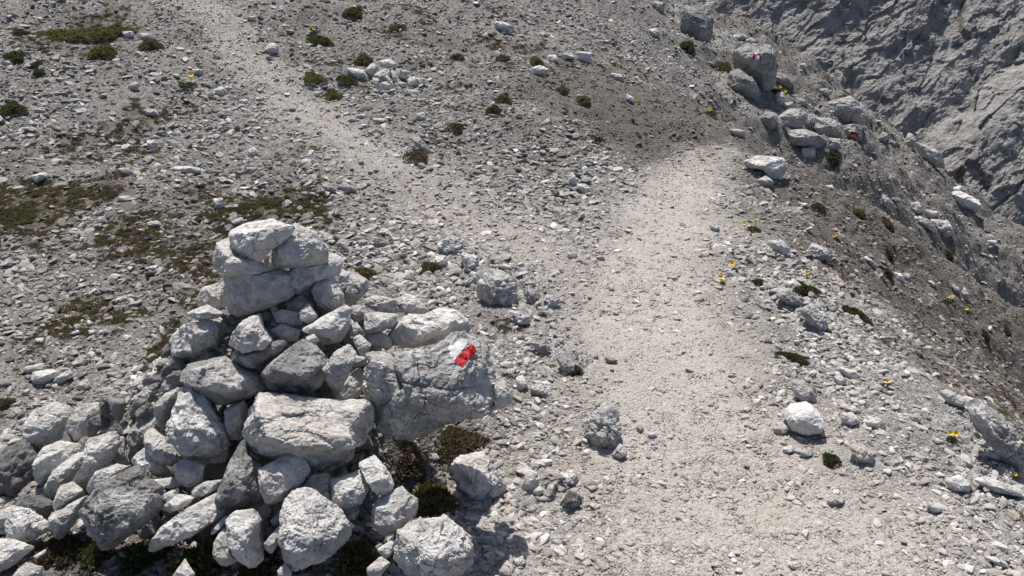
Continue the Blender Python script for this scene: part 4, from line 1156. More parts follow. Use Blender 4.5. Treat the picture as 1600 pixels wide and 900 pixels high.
 (G13, [(558,582),(640,568),(682,640),(618,642)], "grey bedrock rib above the dark hollow by the path", "rock", dict(tone=.85, rough=1.8, lichen=.6, sink=0.)),
 (G13, [(678,642),(760,678),(792,742),(718,722)], "grey bedrock rib end at the dark hollow by the path", "rock", dict(tone=.8, rough=1.8, lichen=.7, sink=0.)),
 (G13, [(498,752),(530,738),(557,790),(508,817)], "pale stone right of the angular slab by the marked boulder", "stone", dict(tone=1.1)),
 (G13, [(118,182),(170,178),(182,230),(128,242)], "grey stone beside the small moss tuft behind the cairn", "stone", dict(tone=1.05)),
 (G13, [(913,655),(940,653),(977,670),(965,687),(928,682)], "small dark stone alone on the middle of the path", "stone", dict(tone=.5)),
 (G13, [(638,362),(700,368),(712,420),(648,422)], "rough grey lump right of the fissured knob", "rock", dict(tone=.9, rough=1.7, sink=0.)),
 (G13, [(600,420),(650,415),(655,450),(605,455)], "small rough lump under the rightmost bedrock", "rock", dict(tone=.95, rough=1.7, sink=0.)),
 (G13, [(930,320),(955,318),(962,345),(935,345)], "upper one of two small stones on the path's left half", "stone", dict(tone=1.05)),
 (G13, [(950,440),(978,438),(985,457),(955,460)], "lower one of two small stones on the path's left half", "stone", dict(tone=1.0)),
 (G13, [(740,165),(765,160),(770,190),(745,192)], "small pale stone where the two paths meet", "stone", dict(tone=1.1)),
 (G13, [(560,790),(620,780),(650,825),(580,840)], "rough grey lump in the gravel right of the angular slab", "stone", dict(tone=.95, rough=1.6, sink=0.)),
]
flag = bar = None
for fr, pts, label, cat, op in GROUND_STONES:
    P = Z(*fr, pts); op = dict(op)
    dt = op.pop('dt', 0); sink = op.pop('sink', 0); g = op.pop('g', None); mark = op.pop('mark', None)
    c, th, R = star_profile(P)
    vv = max(p[1] for p in P)
    t = float(ground_hit([c[0]], [.3 * c[1] + .7 * vv], land)[0])
    size = R.mean() * t / FPX
    t = t + dt - size * .18 + sink * size
    op.setdefault('lichen', .3); op.setdefault('warm', .25); op.setdefault('tilt', .4)
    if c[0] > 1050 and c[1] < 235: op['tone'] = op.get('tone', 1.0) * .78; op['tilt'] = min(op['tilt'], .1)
    if cat == 'rock' and 'facets' not in op: op['facets'] = 7
    if cat == 'rock' and c[1] > 250: t += size * .35; op['rough'] = 2.2; op.setdefault('thick', size * .6)
    nm = {'rock': 'rock_outcrop', 'stone': 'loose_stone', 'boulder': 'boulder'}[cat]
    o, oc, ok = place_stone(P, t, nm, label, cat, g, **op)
    if mark == 'flag': flag = (o, oc, ok)
    if mark == 'bar': bar = (o, oc, ok)


def w8(poly): return Z(1100, 50, 4.5, poly)
paint_patch(*flag, w8([(345, 142), (356, 142), (358, 192), (347, 192)]), "red_paint", M_RED, .004)
paint_patch(*flag, w8([(357, 146), (384, 148), (388, 196), (360, 194)]), "white_paint", M_WHITEF, .003)
paint_patch(*flag, w8([(385, 148), (396, 150), (400, 201), (389, 200)]), "red_paint", M_RED, .004)
paint_patch(*bar, w8([(1022, 704), (1070, 718), (1072, 739), (1026, 725)]), "red_paint", M_RED, .004)
paint_patch(*bar, w8([(1015, 690), (1078, 706), (1070, 716), (1020, 702)]), "white_paint", M_WHITEF, .003)

# ------------------------------------------------------------------ further loose stones, one object each
stone_lib = []
for i in range(12):
    r_ = np.random.RandomState(500 + i)
    nvt = r_.randint(5, 9)
    an = np.sort(r_.uniform(0, 2 * math.pi, nvt) * .35 + np.linspace(0, 2 * math.pi, nvt, endpoint=False))
    pts = [(math.cos(a) * r_.uniform(.8, 1.15) * 1.15, math.sin(a) * r_.uniform(.75, 1.1) * .85) for a in an]
    c, th, R = star_profile(pts)
    V, Fc = stone_verts(4, (th, R), .5, 600 + i, .3, 0, 1.3, facets=14, cut=.68)
    stone_lib.append(np_mesh("loose_stone", V, Fc, False)); stone_lib[-1].materials.append(M_ROCK)


LAND = [  # things to find one's way by: pixel position and short name
 (745,750,"the loose boulder on the path"),(940,668,"the craggy bedrock knob in the path"),(888,746,"the small white block on the path"),(1256,655,"the smooth white boulder"),
 (1346,708,"the tan rounded stone"),(1307,783,"the tan flat stone"),(1488,625,"the white stone perched on the edge"),(1487,678,"the pair of nearest yellow flowers"),
 (1386,597,"the yellow flower on the rim"),(1500,755,"the flat white ledge stone"),(1280,393,"the pyramid-shaped stone"),(1198,258,"the two-lobed boulder at the bend"),
 (1143,412,"the higher near yellow flower"),(1126,434,"the lower near yellow flower"),(1176,350,"the three-flowered bush"),(1254,452,"the long green strip"),
 (1338,490,"the strip on the flank's rim"),(1238,558,"the narrow green strip by the edge"),(1402,432,"the white stone on the flank"),(1480,465,"the flower under the reddish stone"),
 (1510,315,"the long white far boulder"),(1480,398,"the high dark tuft on the flank"),(1538,522,"the low round tuft on the flank"),(1185,100,"the flag-marked rock"),
 (1270,190,"the far outcrop"),(1332,212,"the red bar mark"),(1210,140,"the outcrop's yellow flowers"),(1129,104,"the bright green cushion"),(1074,70,"the tuft left of the flag mark"),
 (605,118,"the small stone heap"),(553,17,"the round cushion at the top"),(497,62,"the olive flowering tuft"),(785,160,"the twin dark tufts"),(651,243,"the brown dried tuft"),
 (843,112,"the bright flat boulder"),(931,214,"the pink flowering cushion"),(423,74,"the rounded stone by the upper path"),(299,125,"the flower on the left slope"),
 (22,168,"the cushion at the left edge"),(150,45,"the mossy bar"),(162,78,"the yellow-olive hump"),(345,141,"the white stone by the flowering tuft"),(60,278,"the flat slab above the moss band"),
 (236,228,"the white block in the moss band"),(70,588,"the flat slab trio"),(905,290,"the bedrock spike left of the path"),(955,563,"the lone dark stone on the path"),(785,460,"the largest fissured bedrock"),
 (815,877,"the cream stone low on the path"),(1000,670,"the brown stone in the path"),(395,238,"the bright stone on the upper path"),(570,186,"the three flat white stones"),
 (236,68,"the tuft by the upper path"),(568,424,"the olive tuft behind the cairn"),(900,578,"the moss at the bedrock rib"),(1010,325,"the two-way bend of the path"),
 (245,500,"the flat plate on the cairn's shoulder"),(700,375,"the uppermost white bedrock hump"),(513,295,"the dark stone behind the cairn top"),(30,752,"the moss clump at the left edge"),
]
LAND = [l for l in LAND if "two-way" not in l[2]]
_used = set()


def place_words(u, v, limit=170):
    for i in np.argsort([math.hypot(u - a, v - b) for a, b, c in LAND])[:5]:
        a, b, nm = LAND[i]
        dx, dy = u - a, v - b
        d = math.hypot(dx, dy)
        if d > limit or d < 16: continue
        w = "left of" if dx < -abs(dy) else "right of" if dx > abs(dy) else "above" if dy < 0 else "below"
        q = "just " if d < 60 else ""
        if (q, w, nm) in _used: continue
        _used.add((q, w, nm))
        return q + w + " " + nm
    return None


def scatter(n, u0, u1, v0, v1, smin, smax, kind, group, tone=(.85, 1.2), keep=None, seed=1):
    r_ = np.random.RandomState(seed)
    k = 0
    U = r_.uniform(u0, u1, n * 14); V = r_.uniform(v0, v1, n * 14)
    T = ground_hit(U, V, land)
    P = CAM + ray(U, V) * T[:, None]
    pa, so, mo = masks(P[:, 0], P[:, 1])
    for i in range(len(U)):
        if k >= n: break
        if T[i] > 14: continue
        if keep and not keep(U[i], V[i], pa[i]): continue
        if U[i] < 820 and V[i] > 335 and U[i] > 230 - max(0, V[i] - 500) * .9: continue
        w = place_words(U[i], V[i])
        if w is None: continue
        px = smin * (smax / smin) ** (r_.rand() ** 1.8)            # size in photo pixels at that place
        s = px * T[i] / FPX * .5
        o = bpy.data.objects.new("loose_stone", stone_lib[r_.randint(12)]); COL.objects.link(o)
        o.location = P[i] + np.array([0, 0, s * .15])
        o.rotation_euler = (r_.normal() * .35, r_.normal() * .35, r_.uniform(0, 6.28))
        o.scale = (s, s * r_.uniform(.8, 1.1), s * r_.uniform(.7, 1.1))
        tn = r_.uniform(*tone)
        o["tone"] = float(tn); o["warm"] = float(r_.rand() ** 2); o["lichen"] = float(r_.rand() * .5)
        tag(o, "%s %s %s" % ("small pale" if tn > 1.02 else "small grey", kind, w), "stone", group)
        k += 1
    print(group, k)


scatter(30, 0, 420, 20, 600, 9, 19, "stone", "loose stones on the left slope", keep=lambda u, v, p: p < .4, seed=11)
scatter(32, 480, 1050, 5, 250, 8, 20, "stone", "loose stones on the middle slope", keep=lambda u, v, p: p < .5, seed=12)
scatter(34, 1120, 1560, 400, 760, 9, 24, "stone", "loose stones in the white rubble", tone=(1.0, 1.25), keep=lambda u, v, p: p < .6 and u < 1250 + (v - 440) * .9, seed=13)
scatter(22, 1220, 1600, 300, 620, 7, 14, "stone", "loose stones on the brown flank", tone=(.8, 1.1), keep=lambda u, v, p: u > 1290 + (v - 440) * 1.1 and v > 300, seed=14)
scatter(22, 850, 1560, 450, 890, 6, 12, "chip", "loose stones on the path", keep=lambda u, v, p: True, seed=15)
scatter(22, 1080, 1500, 10, 330, 8, 20, "stone", "loose stones round the far outcrop", tone=(.8, 1.1), keep=lambda u, v, p: v < 240 + (u - 1150) * .5 and u < 1200 + v * 1.1, seed=16)

# smaller stones wedged in the gaps one can see between the stacked stones
CL = [(430,375,"the topmost slab"),(470,385,"the pitted wedge"),(400,455,"the large shaded grey block"),(510,470,"the rounded hanging stone"),(318,488,"the small flat plate"),
      (314,523,"the rounded block on the left"),(390,522,"the pear-shaped stone"),(402,550,"the lichen-speckled stone"),(455,490,"the dark mid gap"),(518,510,"the triangular pale stone"),
      (458,575,"the leaf-shaped boulder"),(345,595,"the broad flat-faced boulder"),(530,578,"the upright oval slab"),(595,505,"the tan wedged stone"),(670,510,"the long pale slab"),
      (65,665,"the far-left warm boulder"),(130,660,"the cracked tan boulder"),(190,655,"the pointed grey stone"),(310,665,"the large craggy boulder"),(250,700,"the slanting elongated stone"),
      (292,740,"the rounded pale cobble"),(150,710,"the jagged upright slab"),(110,775,"the warm white stone"),(190,790,"the big dark boulder"),(35,820,"the left foot stone"),
      (290,820,"the long slanting slab"),(375,755,"the lichen-black triangle"),(475,670,"the rectangular cream block"),(440,745,"the smooth stone under the block"),(495,825,"the ridged bottom boulder"),
      (545,765,"the bumpy pale stone"),(588,745,"the brick-shaped stone"),(618,800,"the stone behind the moss"),(385,840,"the bluish-white upright stone"),(670,855,"the fractured bottom boulder"),(660,610,"the marked boulder")]
LAND = CL


def inside(px, py, poly):
    c = False; j = len(poly) - 1
    for i in range(len(poly)):
        if (poly[i][1] > py) != (poly[j][1] > py) and px < (poly[j][0] - poly[i][0]) * (py - poly[i][1]) / (poly[j][1] - poly[i][1]) + poly[i][0]:
            c = not c
        j = i
    return c


ALLP = [Z(*fr, p) for fr, p, l, o in CAIRN_STONES] + [MB]
HULL = [(350,350),(500,350),(560,430),(600,470),(590,690),(560,740),(620,800),(620,880),(100,890),(0,840),(0,660),(180,640),(260,560),(300,480),(345,430)]
r_ = np.random.RandomState(77)
k = 0; spots = []
for tr in range(14000):
    if k >= 105: break
    u, v = r_.uniform(0, 640), r_.uniform(350, 890)
    if not inside(u, v, HULL) or any(inside(u, v, p) for p in ALLP): continue
    if any(math.hypot(u - a, v - b) < 14 for a, b in spots): continue
    if v > 835 and (u < 360 or u > 520): continue
    w = place_words(u, v, 140)
    if w is None: continue
    spots.append((u, v))
    t = cairn_t(u, v) + .085
    px = r_.uniform(13, 24)
    s = px * t / FPX
    o = bpy.data.objects.new("filling_stone", stone_lib[r_.randint(12)]); COL.objects.link(o)
    o.location = at(np.array(u), np.array(v), np.array(t))
    o.rotation_euler = tuple(r_.uniform(0, 6.28, 3))
    o.scale = (s, s, s)
    o["tone"] = float(r_.uniform(.8, 1.05)); o["warm"] = float(r_.rand() * .7); o["lichen"] = float(r_.rand() * .8)
    tag(o, "small stone in the gap " + w, "stone", "filling stones of the cairn")
    k += 1
print("filling", k)

# ------------------------------------------------------------------ plants
def leaf_cloud(n, rx, ry, rz, ll, lw, seed, grass=0.0, rad=None):
    """n small leaves over a lumpy dome; returns vertices, quads and a random value per face"""
    r_ = np.random.RandomState(seed)
    a = r_.uniform(0, 2 * math.pi, n); q = np.sqrt(r_.rand(n)) * (1 + .0 * a)
    lob = 1 + .22 * np.sin(a * 3 + seed) + .12 * np.sin(a * 5 + 2 * seed)
    x = np.cos(a) * q * lob; y = np.sin(a) * q * lob
    P3 = np.stack([x * 2.3 + seed, y * 2.3, x * 0], 1)
    z = np.sqrt(np.clip(1 - (q) ** 2, 0, 1)) * (.75 + .45 * fbm(P3, 2)) * r_.uniform(.55, 1.0, n)
    C = np.stack([x * rx, y * ry, z * rz], 1)
    up = np.stack([x * .9, y * .9, .55 + .6 * z], 1) + r_.normal(size=(n, 3)) * .55
    up[:, 2] = np.abs(up[:, 2]) + grass
    up /= np.linalg.norm(up, axis=1)[:, None]
    sd = np.cross(up, r_.normal(size=(n, 3))); sd /= np.linalg.norm(sd, axis=1)[:, None]
    L = ll * r_.uniform(.6, 1.35, n)[:, None]; Wd = lw * r_.uniform(.6, 1.3, n)[:, None]
    V = np.stack([C - sd * Wd * .3, C + up * L * .55 - sd * Wd, C + up * L, C + up * L * .55 + sd * Wd], 1).reshape(-1, 3)
    Fc = np.arange(n * 4).reshape(n, 4)
    return V, Fc, r_.rand(n)


def plant_mesh(name, *a, **k):
    V, Fc, rv = leaf_cloud(*a, **k)
    me = np_mesh(name, V, Fc, False)
    at_ = me.attributes.new("leafrnd", 'FLOAT', 'FACE'); at_.data.foreach_set("value", rv.astype(np.float32))
    return me


def ground_frame(x, y, e=.06):
    z = land(np.array([x, x + e, x]), np.array([y, y, y + e]))
    n = Vector((-(z[1] - z[0]) / e, -(z[2] - z[0]) / e, 1)).normalized()
    return float(z[0]), n


def plant(u, v, pr, label, mat, group=None, name="cushion_plant", cat="plant", ratio=1.0, ang=0.0, hgt=.8, grass=0.0, seed=0, ll=None, n=None, lw=None):
    t = float(ground_hit([u], [v + pr * .5], land)[0])
    P = CAM + ray(u, v + pr * .5) * t
    r = pr * t / FPX * 1.15
    z, nn = ground_frame(P[0], P[1])
    ll = ll or max(.010, r * .16)
    n = n or int(min(9000, max(700, 900 * ratio * (r / ll) ** 1.3 * .25)))
    me = plant_mesh(name, n, r * ratio, r * 1.15, r * hgt, ll, lw or ll * .28, seed or int(u + v), grass)
    o = link(name, me, mat)
    o.rotation_mode = 'QUATERNION'
    from mathutils import Quaternion
    o.rotation_quaternion = Vector((0, 0, 1)).rotation_difference(nn) @ Quaternion((0, 0, 1), ang)
    o.location = (P[0], P[1], z + r * .05)
    tag(o, label, cat, group)
    return o, r, t


PL = [
 (553, 18, 12, "round dark green cushion plant at the top, right of the upper path", M_GREEN, dict(hgt=.9)),
 (497, 62, 13, "olive tuft right of the upper path with a yellow flower", M_GREEN, dict(flower=[(490, 45)])),
 (508, 66, 9, "dark tuft touching the olive flowering tuft", M_GREEN, {}),
 (22, 168, 14, "dark green cushion at the left edge of the slope", M_GREEN, dict(ratio=1.1)),
 (162, 78, 17, "yellow-olive moss hump below the mossy bar", M_OLIVE, {}),
 (58, 100, 8, "small dark green tuft left of the yellow-olive hump", M_GREEN, {}),
 (25, 86, 12, "flat dark tuft near the left edge above the cushion", M_GREEN, {}),
 (32, 50, 9, "dark tuft near the top left corner", M_GREEN, {}),
 (60, 113, 6, "tiny tuft below the small dark green one", M_GREEN, {}),
 (236, 68, 14, "brown-green tuft beside the left edge of the upper path", M_BROWN, {}),
 (785, 155, 11, "upper one of two dark green tufts on the middle slope", M_GREEN, dict(hgt=.9)),
 (771, 170, 10, "lower one of two dark green tufts on the middle slope", M_GREEN, dict(hgt=.9)),
 (1074, 70, 10, "dark green tuft on the slope left of the flag-marked rock", M_GREEN, {}),
 (1129, 104, 12, "bright green cushion just left of the flag-marked rock", M_OLIVE, {}),
 (541, 125, 12, "green cushion left of the small stone heap", M_GREEN, {}),
 (491, 118, 14, "flat golden-olive moss pad beside the upper path", M_OLIVE, dict(hgt=.3)),
 (520, 144, 12, "brownish moss pad below the green cushion by the heap", M_OLIVE, dict(hgt=.3)),
 (568, 93, 13, "brown-olive tuft above the small stone heap", M_BROWN, {}),
 (651, 243, 15, "brown dried tuft under the dark elongated stone", M_BROWN, {}),
 (713, 197, 9, "brown-green tuft on the slope above the brown dried one", M_BROWN, {}),
 (570, 424, 11, "olive tuft just behind the right shoulder of the cairn", M_OLIVE, {}),
 (672, 415, 12, "dark moss tuft between the bedrock humps behind the cairn", M_BROWN, {}),
 (785, 90, 9, "brown tuft on the upper middle slope", M_BROWN, {}),
 (838, 95, 9, "olive tuft left of the bright flat boulder", M_OLIVE, {}),
 (715, 88, 9, "brown-olive tuft right of the small stone heap", M_BROWN, {}),
 (912, 155, 9, "olive tuft on the dark earth bank", M_OLIVE, {}),
 (880, 140, 8, "brown tuft on the upper rim of the earth bank", M_BROWN, {}),
 (620, 42, 10, "brown-green tuft at the upper middle slope", M_BROWN, {}),
 (1254, 452, 9, "long green strip growing in a crack of the white rubble", M_GREEN, dict(ratio=2.3, ang=-.75)),
 (1339, 490, 9, "long dark green strip on the rim of the brown flank", M_GREEN, dict(ratio=2.5, ang=-.9)),
 (1238, 558, 7, "narrow dark green strip left of the edge", M_GREEN, dict(ratio=3, ang=-.6)),
 (1385, 425, 8, "dark green tuft left of the white stone on the brown flank", M_GREEN, dict(hgt=.9)),
 (1300, 243, 10, "dark moss clump at the foot of the far outcrop", M_GREEN, dict(hgt=.9)),
 (1480, 398, 8, "dark green tuft high on the brown flank", M_GREEN, dict(hgt=.9)),
 (1538, 522, 7, "round dark tuft low on the brown flank", M_GREEN, {}),
 (1572, 517, 7, "olive tuft at the right side of the brown flank", M_GREEN, {}),
 (1385, 348, 9, "dark olive tuft near the flank's skyline", M_BROWN, {}),
 (1278, 322, 9, "olive tuft on the flank below the bend", M_GREEN, {}),
 (1343, 332, 8, "small olive tuft on the flank's skyline", M_OLIVE, {}),
 (1388, 395, 7, "small dark tuft in the middle of the brown flank", M_GREEN, {}),
 (1185, 440, 7, "small dark tuft below the near yellow flowers", M_GREEN, {}),
 (1298, 717, 9, "thin dark tuft in the gravel below the tan rounded stone", M_GREEN, dict(grass=.8)),
 (900, 578, 7, "dark moss at the end of the grey bedrock rib", M_GREEN, {}),
 (846, 533, 6, "tiny green moss spot on the bedrock by the path", M_OLIVE, {}),
 (22, 752, 12, "olive moss clump in the dark bedrock at the left edge", M_OLIVE, {}),
 (10, 628, 8, "brown moss at the left edge above the warm boulder", M_BROWN, {}),
]
for i, (u, v, pr, label, mat, op) in enumerate(PL):
    op = dict(op); fl = op.pop('flower', None)
    plant(u, v, pr, label, mat, "cushion plants scattered over the slope", seed=i + 5, **op)

BIG = [
 (142, 47, 21, "long olive and green mossy bar at the upper left", M_OLIVE, dict(ratio=3.0, ang=.55, hgt=.45, name="moss_patch", cat="moss")),
 (665, 772, 34, "green and brown grass cushion right of the cairn, by the fractured boulder", M_OLIVE, dict(hgt=.45, grass=.2, ll=.016)),
 (560, 870, 24, "grassy brown-green moss between the bottom boulders", M_OLIVE, dict(hgt=.4, grass=.5, ll=.018)),
 (316, 870, 34, "shaggy green grass clump at the bottom, under the long slab", M_OLIVE, dict(hgt=.55, grass=.5, ll=.020)),
 (150, 852, 24, "dark green cushion under the big dark boulder, left end", M_GREEN, dict(hgt=.4, ll=.012)),
 (222, 862, 28, "dark green cushion under the big dark boulder, right end", M_GREEN, dict(hgt=.4, ll=.012)),
 (700, 680, 30, "dark dry grass in the shade beneath the marked boulder", M_BROWN, dict(hgt=.3, ratio=1.5, grass=.3, ll=.016)),
 (640, 716, 22, "dark brown moss between the cairn and the grass cushion", M_BROWN, dict(hgt=.3, ll=.012)),
 (90, 850, 25, "brownish grass near the pale rounded stone at the bottom left", M_BROWN, dict(hgt=.35, grass=.3, ll=.014)),
 (395, 888, 18, "brown earth moss at the bottom between upright stones", M_BROWN, dict(hgt=.3, ll=.012)),
]
for i, (u, v, pr, label, mat, op) in enumerate(BIG):
    plant(u, v, pr, label, mat, None, seed=i + 70, **op)


# yellow poppies: a leafy tuft, stems and four-petalled flowers
def flower(heads, label, mat=M_YEL, pr=6, base=None, tuft=M_GREEN, tr=None):
    bu = base[0] if base else heads[0][0]; bv = base[1] if base else heads[0][1] + pr * 1.8
    t = float(ground_hit([bu], [bv], land)[0]); P = CAM + ray(bu, bv) * t
    root = bpy.data.objects.new("alpine_poppy" if mat is M_YEL else "flowering_cushion", None); COL.objects.link(root)
    root.location = P; tag(root, label, "flower", "flowers on the slope")
    r = (tr or pr * .9) * t / FPX
    me = plant_mesh("leaves", 260, r, r, r * .7, r * .5, r * .11, int(bu), .3)
    link("leaves", me, tuft, root)
    for j, (u, v) in enumerate(heads):
        H = CAM + ray(u, v) * (t - .02) - P
        pw = pr * t / FPX * .72
        bm = bmesh.new()
        r_ = random.Random(int(u * 7 + v))
        fwd = Vector((r_.uniform(-.4, .4), -.75, .65)).normalized()
        q = fwd.to_track_quat('Z', 'Y')
        for p in range(4 if mat is M_YEL else 5):
            a0 = p * math.pi / 2 + r_.uniform(-.2, .2)
            rows = []
            for s in range(4):
                f = s / 3.0
                w = (.18, .62, .74, .45)[s] * pw * .9
                rad = pw * (.08 + .95 * f); dz = pw * (.15 + .55 * f * f + r_.uniform(-.06, .06))
                row = []
                for g in (-1, 0, 1):
                    loc = Vector((math.cos(a0) * rad - math.sin(a0) * w * g, math.sin(a0) * rad + math.cos(a0) * w * g, dz + abs(g) * pw * .12))
                    row.append(bm.verts.new(q @ loc + Vector(H)))
                rows.append(row)
            for s in range(3):
                for g in range(2):
                    bm.faces.new((rows[s][g], rows[s][g + 1], rows[s + 1][g + 1], rows[s + 1][g]))
        me = bpy.data.meshes.new("petals"); bm.to_mesh(me); bm.free()
        link("petals", me, mat, root)
        bm = bmesh.new()
        A = Vector((0, 0, -.005)); B = Vector(H)
        prev = None
        for s in range(5):
            f = s / 4.0
            c = A.lerp(B, f) + Vector((math.sin(f * 3) * .08 * (B - A).length, 0, 0)) * (1 - f)
            ring = [bm.verts.new(c + Vector((math.cos(a) * .0012, math.sin(a) * .0012, 0)) * (t / 3.0)) for a in (0, 2.1, 4.2)]
            if prev:
                for k in range(3): bm.faces.new((prev[k], prev[(k + 1) % 3], ring[(k + 1) % 3], ring[k]))
            prev = ring
        me = bpy.data.meshes.new("stem"); bm.to_mesh(me); bm.free()
        link("stem", me, M_STEM, root)


flower([(299, 117)], "yellow flower over a dark green tuft on the left slope", pr=5.5, base=(294, 138), tr=10)
flower([(490, 45)], "yellow flower by the olive tuft right of the upper path", pr=4, base=(489, 54), tr=5)
flower([(1143, 411)], "yellow flower at the path's right edge, higher one of the near two", pr=5.5, base=(1147, 424))
flower([(1126, 433)], "yellow flower at the path's right edge, lower one of the near two", pr=5, base=(1129, 444), tr=4)
flower([(1260, 426)], "single yellow flower on the rim below the pyramid-shaped stone", pr=4, base=(1260, 436), tr=3.5)
flower([(1181, 341), (1163, 349), (1176, 360)], "bush with three yellow flowers right of the path", pr=4, base=(1177, 362), tr=9)
flower([(1304, 368)], "small orange-yellow flower on the flank above the pyramid-shaped stone", pr=3.5, base=(1305, 374), tr=4)
flower([(1481, 463)], "small yellow flower under the reddish stone on the brown flank", pr=4, base=(1479, 474), tr=6)
flower([(1510, 482)], "small yellow flower right of the upright stone on the brown flank", pr=3.5, base=(1512, 490), tr=5)
flower([(1386, 595)], "yellow flower in the earth on the rim at the right", pr=4.5, base=(1384, 604), tr=6)
flower([(1484, 676), (1493, 677)], "pair of yellow flowers nearest to the right edge of the photo", pr=5.5, base=(1487, 690), tr=8)
flower([(1218, 136), (1226, 143), (1207, 138)], "yellow flower bunch at the foot of the flag-marked rock", pr=3.5, base=(1212, 146), tr=8)
flower([(1586, 741)], "yellow flower at the right photo edge on the rock rib", pr=3.5, base=(1586, 748), tr=4)
flower([(1109, 172)], "faint yellow flower tuft on the earth bank near the bend", pr=3, base=(1111, 180), tr=8)
flower([(1000 - 4, 157)], "tiny yellow flower on the dark earth bank", pr=2.5, base=(997, 161), tr=3)
flower([(926, 208), (934, 212), (929, 217), (937, 206), (923, 215)], "pink flowering cushion above the path's bend", mat=M_PINK, pr=3.2, base=(931, 221), tr=10)
flower([(788, 141), (793, 143)], "tiny pink blossoms on the middle slope beside dark tufts", mat=M_PINK, pr=2.4, base=(790, 149), tr=4)

# ------------------------------------------------------------------ gravel and low moss: masses nobody could count
def chip_lib(prefix, n, sub, flat, seed):
    out = []
    for i in range(n):
        r_ = np.random.RandomState(seed + i)
        D, Fc = ico(sub)
        P = D * np.array([1.2, .85, flat * .72]) * r_.uniform(.85, 1.15, 3)
        for j in range(9):
            nn = r_.normal(size=3); nn /= np.linalg.norm(nn)
            h = (P @ nn).max() * r_.uniform(.42, .8)
            P = P - np.maximum(0, P @ nn - h)[:, None] * nn
        P += (fbm(P * 2 + seed + i * 3, 2) * .06)[:, None] * D
        me = np_mesh(prefix, P, Fc, False)
        me.materials.append(M_CHIP)
        out.append(bpy.data.objects.new(prefix, me))
    return out


def instancer(name, P, scale, rot, attrs, lib, mat=None):
    me = bpy.data.meshes.new(name)
    me.vertices.add(len(P)); me.vertices.foreach_set("co", P.astype(np.float32).ravel())
    def A(n, ty, d, key="value"):
        a = me.attributes.new(n, ty, 'POINT'); a.data.foreach_set(key, np.ascontiguousarray(d).ravel())
    A("scl", 'FLOAT_VECTOR', scale.astype(np.float32), "vector")
    A("rot", 'FLOAT_VECTOR', rot.astype(np.float32), "vector")
    A("idx", 'INT', np.random.RandomState(2).randint(0, len(lib), len(P)).astype(np.int32))
    for k, v in attrs.items(): A(k, 'FLOAT', v.astype(np.float32))
    o = link(name, me, None)
    src = bpy.data.collections.new(name + "_source")
    for l in lib: src.objects.link(l)
    g = bpy.data.node_groups.new(name, 'GeometryNodeTree')
    g.interface.new_socket("Geometry", in_out='INPUT', socket_type='NodeSocketGeometry')
    g.interface.new_socket("Geometry", in_out='OUTPUT', socket_type='NodeSocketGeometry')
    gi = g.nodes.new('NodeGroupInput'); go = g.nodes.new('NodeGroupOutput')
    m2p = g.nodes.new('GeometryNodeMeshToPoints')
    iop = g.nodes.new('GeometryNodeInstanceOnPoints')
    ci = g.nodes.new('GeometryNodeCollectionInfo'); ci.inputs['Collection'].default_value = src
    ci.inputs['Separate Children'].default_value = True; ci.inputs['Reset Children'].default_value = True
    def na(n, ty):
        a = g.nodes.new('GeometryNodeInputNamedAttribute'); a.data_type = ty; a.inputs['Name'].default_value = n
        return a.outputs['Attribute']
    L = g.links.new
    L(gi.outputs[0], m2p.inputs[0]); L(m2p.outputs[0], iop.inputs['Points'])
    L(ci.outputs[0], iop.inputs['Instance']); iop.inputs['Pick Instance'].default_value = True
    L(na("idx", 'INT'), iop.inputs['Instance Index'])
    e2r = g.nodes.new('FunctionNodeEulerToRotation'); L(na("rot", 'FLOAT_VECTOR'), e2r.inputs[0])
    L(e2r.outputs[0], iop.inputs['Rotation']); L(na("scl", 'FLOAT_VECTOR'), iop.inputs['Scale'])
    L(iop.outputs[0], go.inputs[0])
    md = o.modifiers.new("scatter", 'NODES'); md.node_group = g
    o["kind"] = "stuff"
    return o


def spread(n, seed, tmin=1.25, tmax=16.5, ang=42, power=0.0):
    """points on the land, denser close by (area density about 1 / distance^2)"""
    r_ = np.random.RandomState(seed)
    a = np.radians(r_.uniform(-ang, ang, n))
    d = tmin * (tmax / tmin) ** (r_.rand(n))
    x = np.sin(a) * d; y = np.cos(a) * d - .15
    return x, y, d, r_


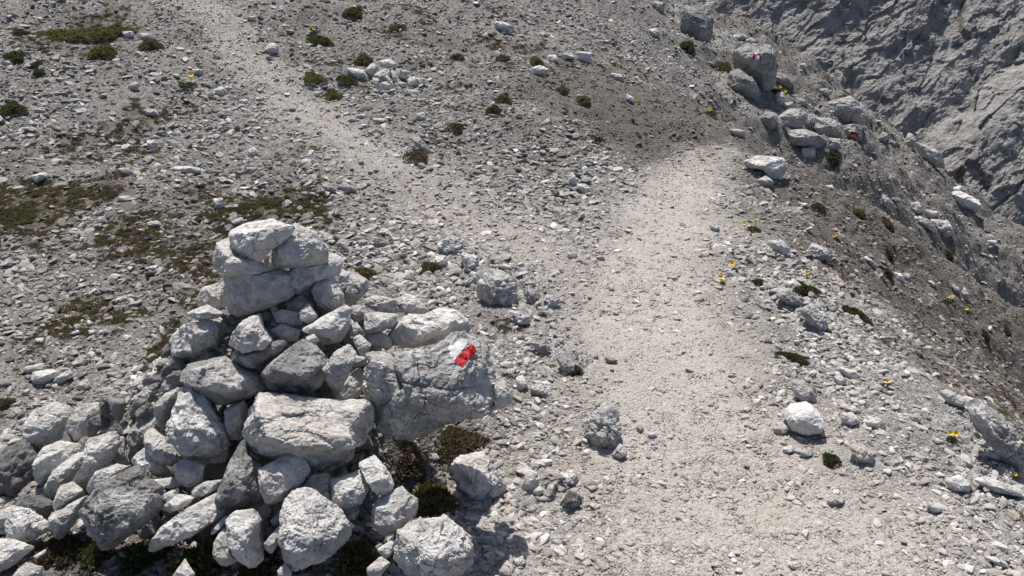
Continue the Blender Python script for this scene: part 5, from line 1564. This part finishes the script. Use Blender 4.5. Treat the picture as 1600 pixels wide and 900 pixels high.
def chips(name, n, seed, lib, smin, smax, expo, pathdens, label_none=None, ang=42, tmax=16.5, flat=1.0, tmin=1.25, lo=None):
    x, y, d, r_ = spread(n, seed, ang=ang, tmax=tmax, tmin=tmin)
    if lo is not None:
        q = np.degrees(np.arctan2(x, y)) > lo
        x, y, d = x[q], y[q], d[q]
    path, soil, moss = masks(x, y)
    nz = fbm(np.stack([x * 1.7, y * 1.7, x * 0 + seed], 1), 3)
    white = np.exp(-((x - 1.4) / .42) ** 2) * (y < 4.2) * (y > 1.7)      # bright rubble right of the path
    keep = r_.rand(len(x)) < np.clip((1 - .35 * np.clip(bedrock(x, y), 0, 1)) *(1 - path * (1 - pathdens)) * (1 - .32 * soil) * (1 - .72 * moss) * (.8 + 1.0 * nz), .03, 1)
    x, y, d, path, soil, moss, nz, white = (q[keep] for q in (x, y, d, path, soil, moss, nz, white))
    m = len(x)
    z = land(x, y)
    s = smin * (smax / smin) ** (r_.rand(m) ** expo)
    s = np.maximum(s * (1 - .32 * path) * (1 - .35 * soil), .0010 * d) * (1 - .12 * white)
    s = np.minimum(s, smax)
    sc = np.stack([s, s * r_.uniform(.7, 1.1, m), s * r_.uniform(.6, 1.1, m) * flat], 1)
    rot = np.stack([r_.normal(size=m) * .26, r_.normal(size=m) * .26, r_.uniform(0, 6.283, m)], 1)
    base_ = .44 + .10 * path + .16 * white - .30 * soil + .06 * nz - .05 * np.clip((y - 3) / 4, 0, 1) * (1 - path)
    rnd = np.clip(base_ + r_.normal(0, .18, m) * (1 - .1 * path) + .38 * (r_.rand(m) < .17) * (1 - .5 * soil), 0, 1)
    rnd = np.where(path > .3, np.maximum(rnd, .22 + .2 * np.clip((s - .006) / .006, 0, 1)), rnd)
    tint = np.clip(r_.rand(m) ** 2 * .7 + .42 * path + .45 * soil, 0, 1)
    P = np.stack([x, y, z + s * (.12 - .12 * path)], 1)
    return instancer(name, P, sc, rot, dict(rnd=rnd, tint=tint), lib)


chips("scree", 290000, 21, chip_lib("scree_chip", 10, 2, .7, 40), .0052, .032, 3.3, .20)
chips("gravel", 480000, 22, chip_lib("gravel_chip", 8, 1, .75, 60), .0028, .0100, 1.8, 1.0)
chips("far_scree", 170000, 23, chip_lib("far_chip", 8, 2, .7, 80), .007, .046, 3.6, .1, tmin=3.6, lo=-44, ang=44)

# moss and dwarf leaves growing between the stones
bits = []
for i in range(5):
    me = plant_mesh("moss_tuft", 90, 1, 1, .55, .5, .14, 300 + i)
    me.materials.append((M_OLIVE, M_BROWN, M_BROWN, M_BROWN, M_GREEN)[i])
    bits.append(bpy.data.objects.new("moss_tuft", me))
x, y, d, r_ = spread(850000, 31)
path, soil, moss = masks(x, y)
cl = fbm(np.stack([x * 9, y * 9, x * 0 + 4], 1), 3)
keep = (r_.rand(len(x)) < np.clip(moss * 1.3 - .15, 0, 1) * .55 * (cl > -.08) + .004 * (1 - path) * (soil * 2 + .2) * (cl > .2)) 
x, y, d = x[keep], y[keep], d[keep]
s = r_.uniform(.006, .016, len(x)) * (1 + .05 * d)
sc = np.stack([s, s, s * .8], 1)
rot = np.stack([r_.normal(size=len(x)) * .2, r_.normal(size=len(x)) * .2, r_.uniform(0, 6.28, len(x))], 1)
instancer("moss", np.stack([x, y, land(x, y)], 1), sc, rot, {}, bits)
print("moss tufts", len(x))
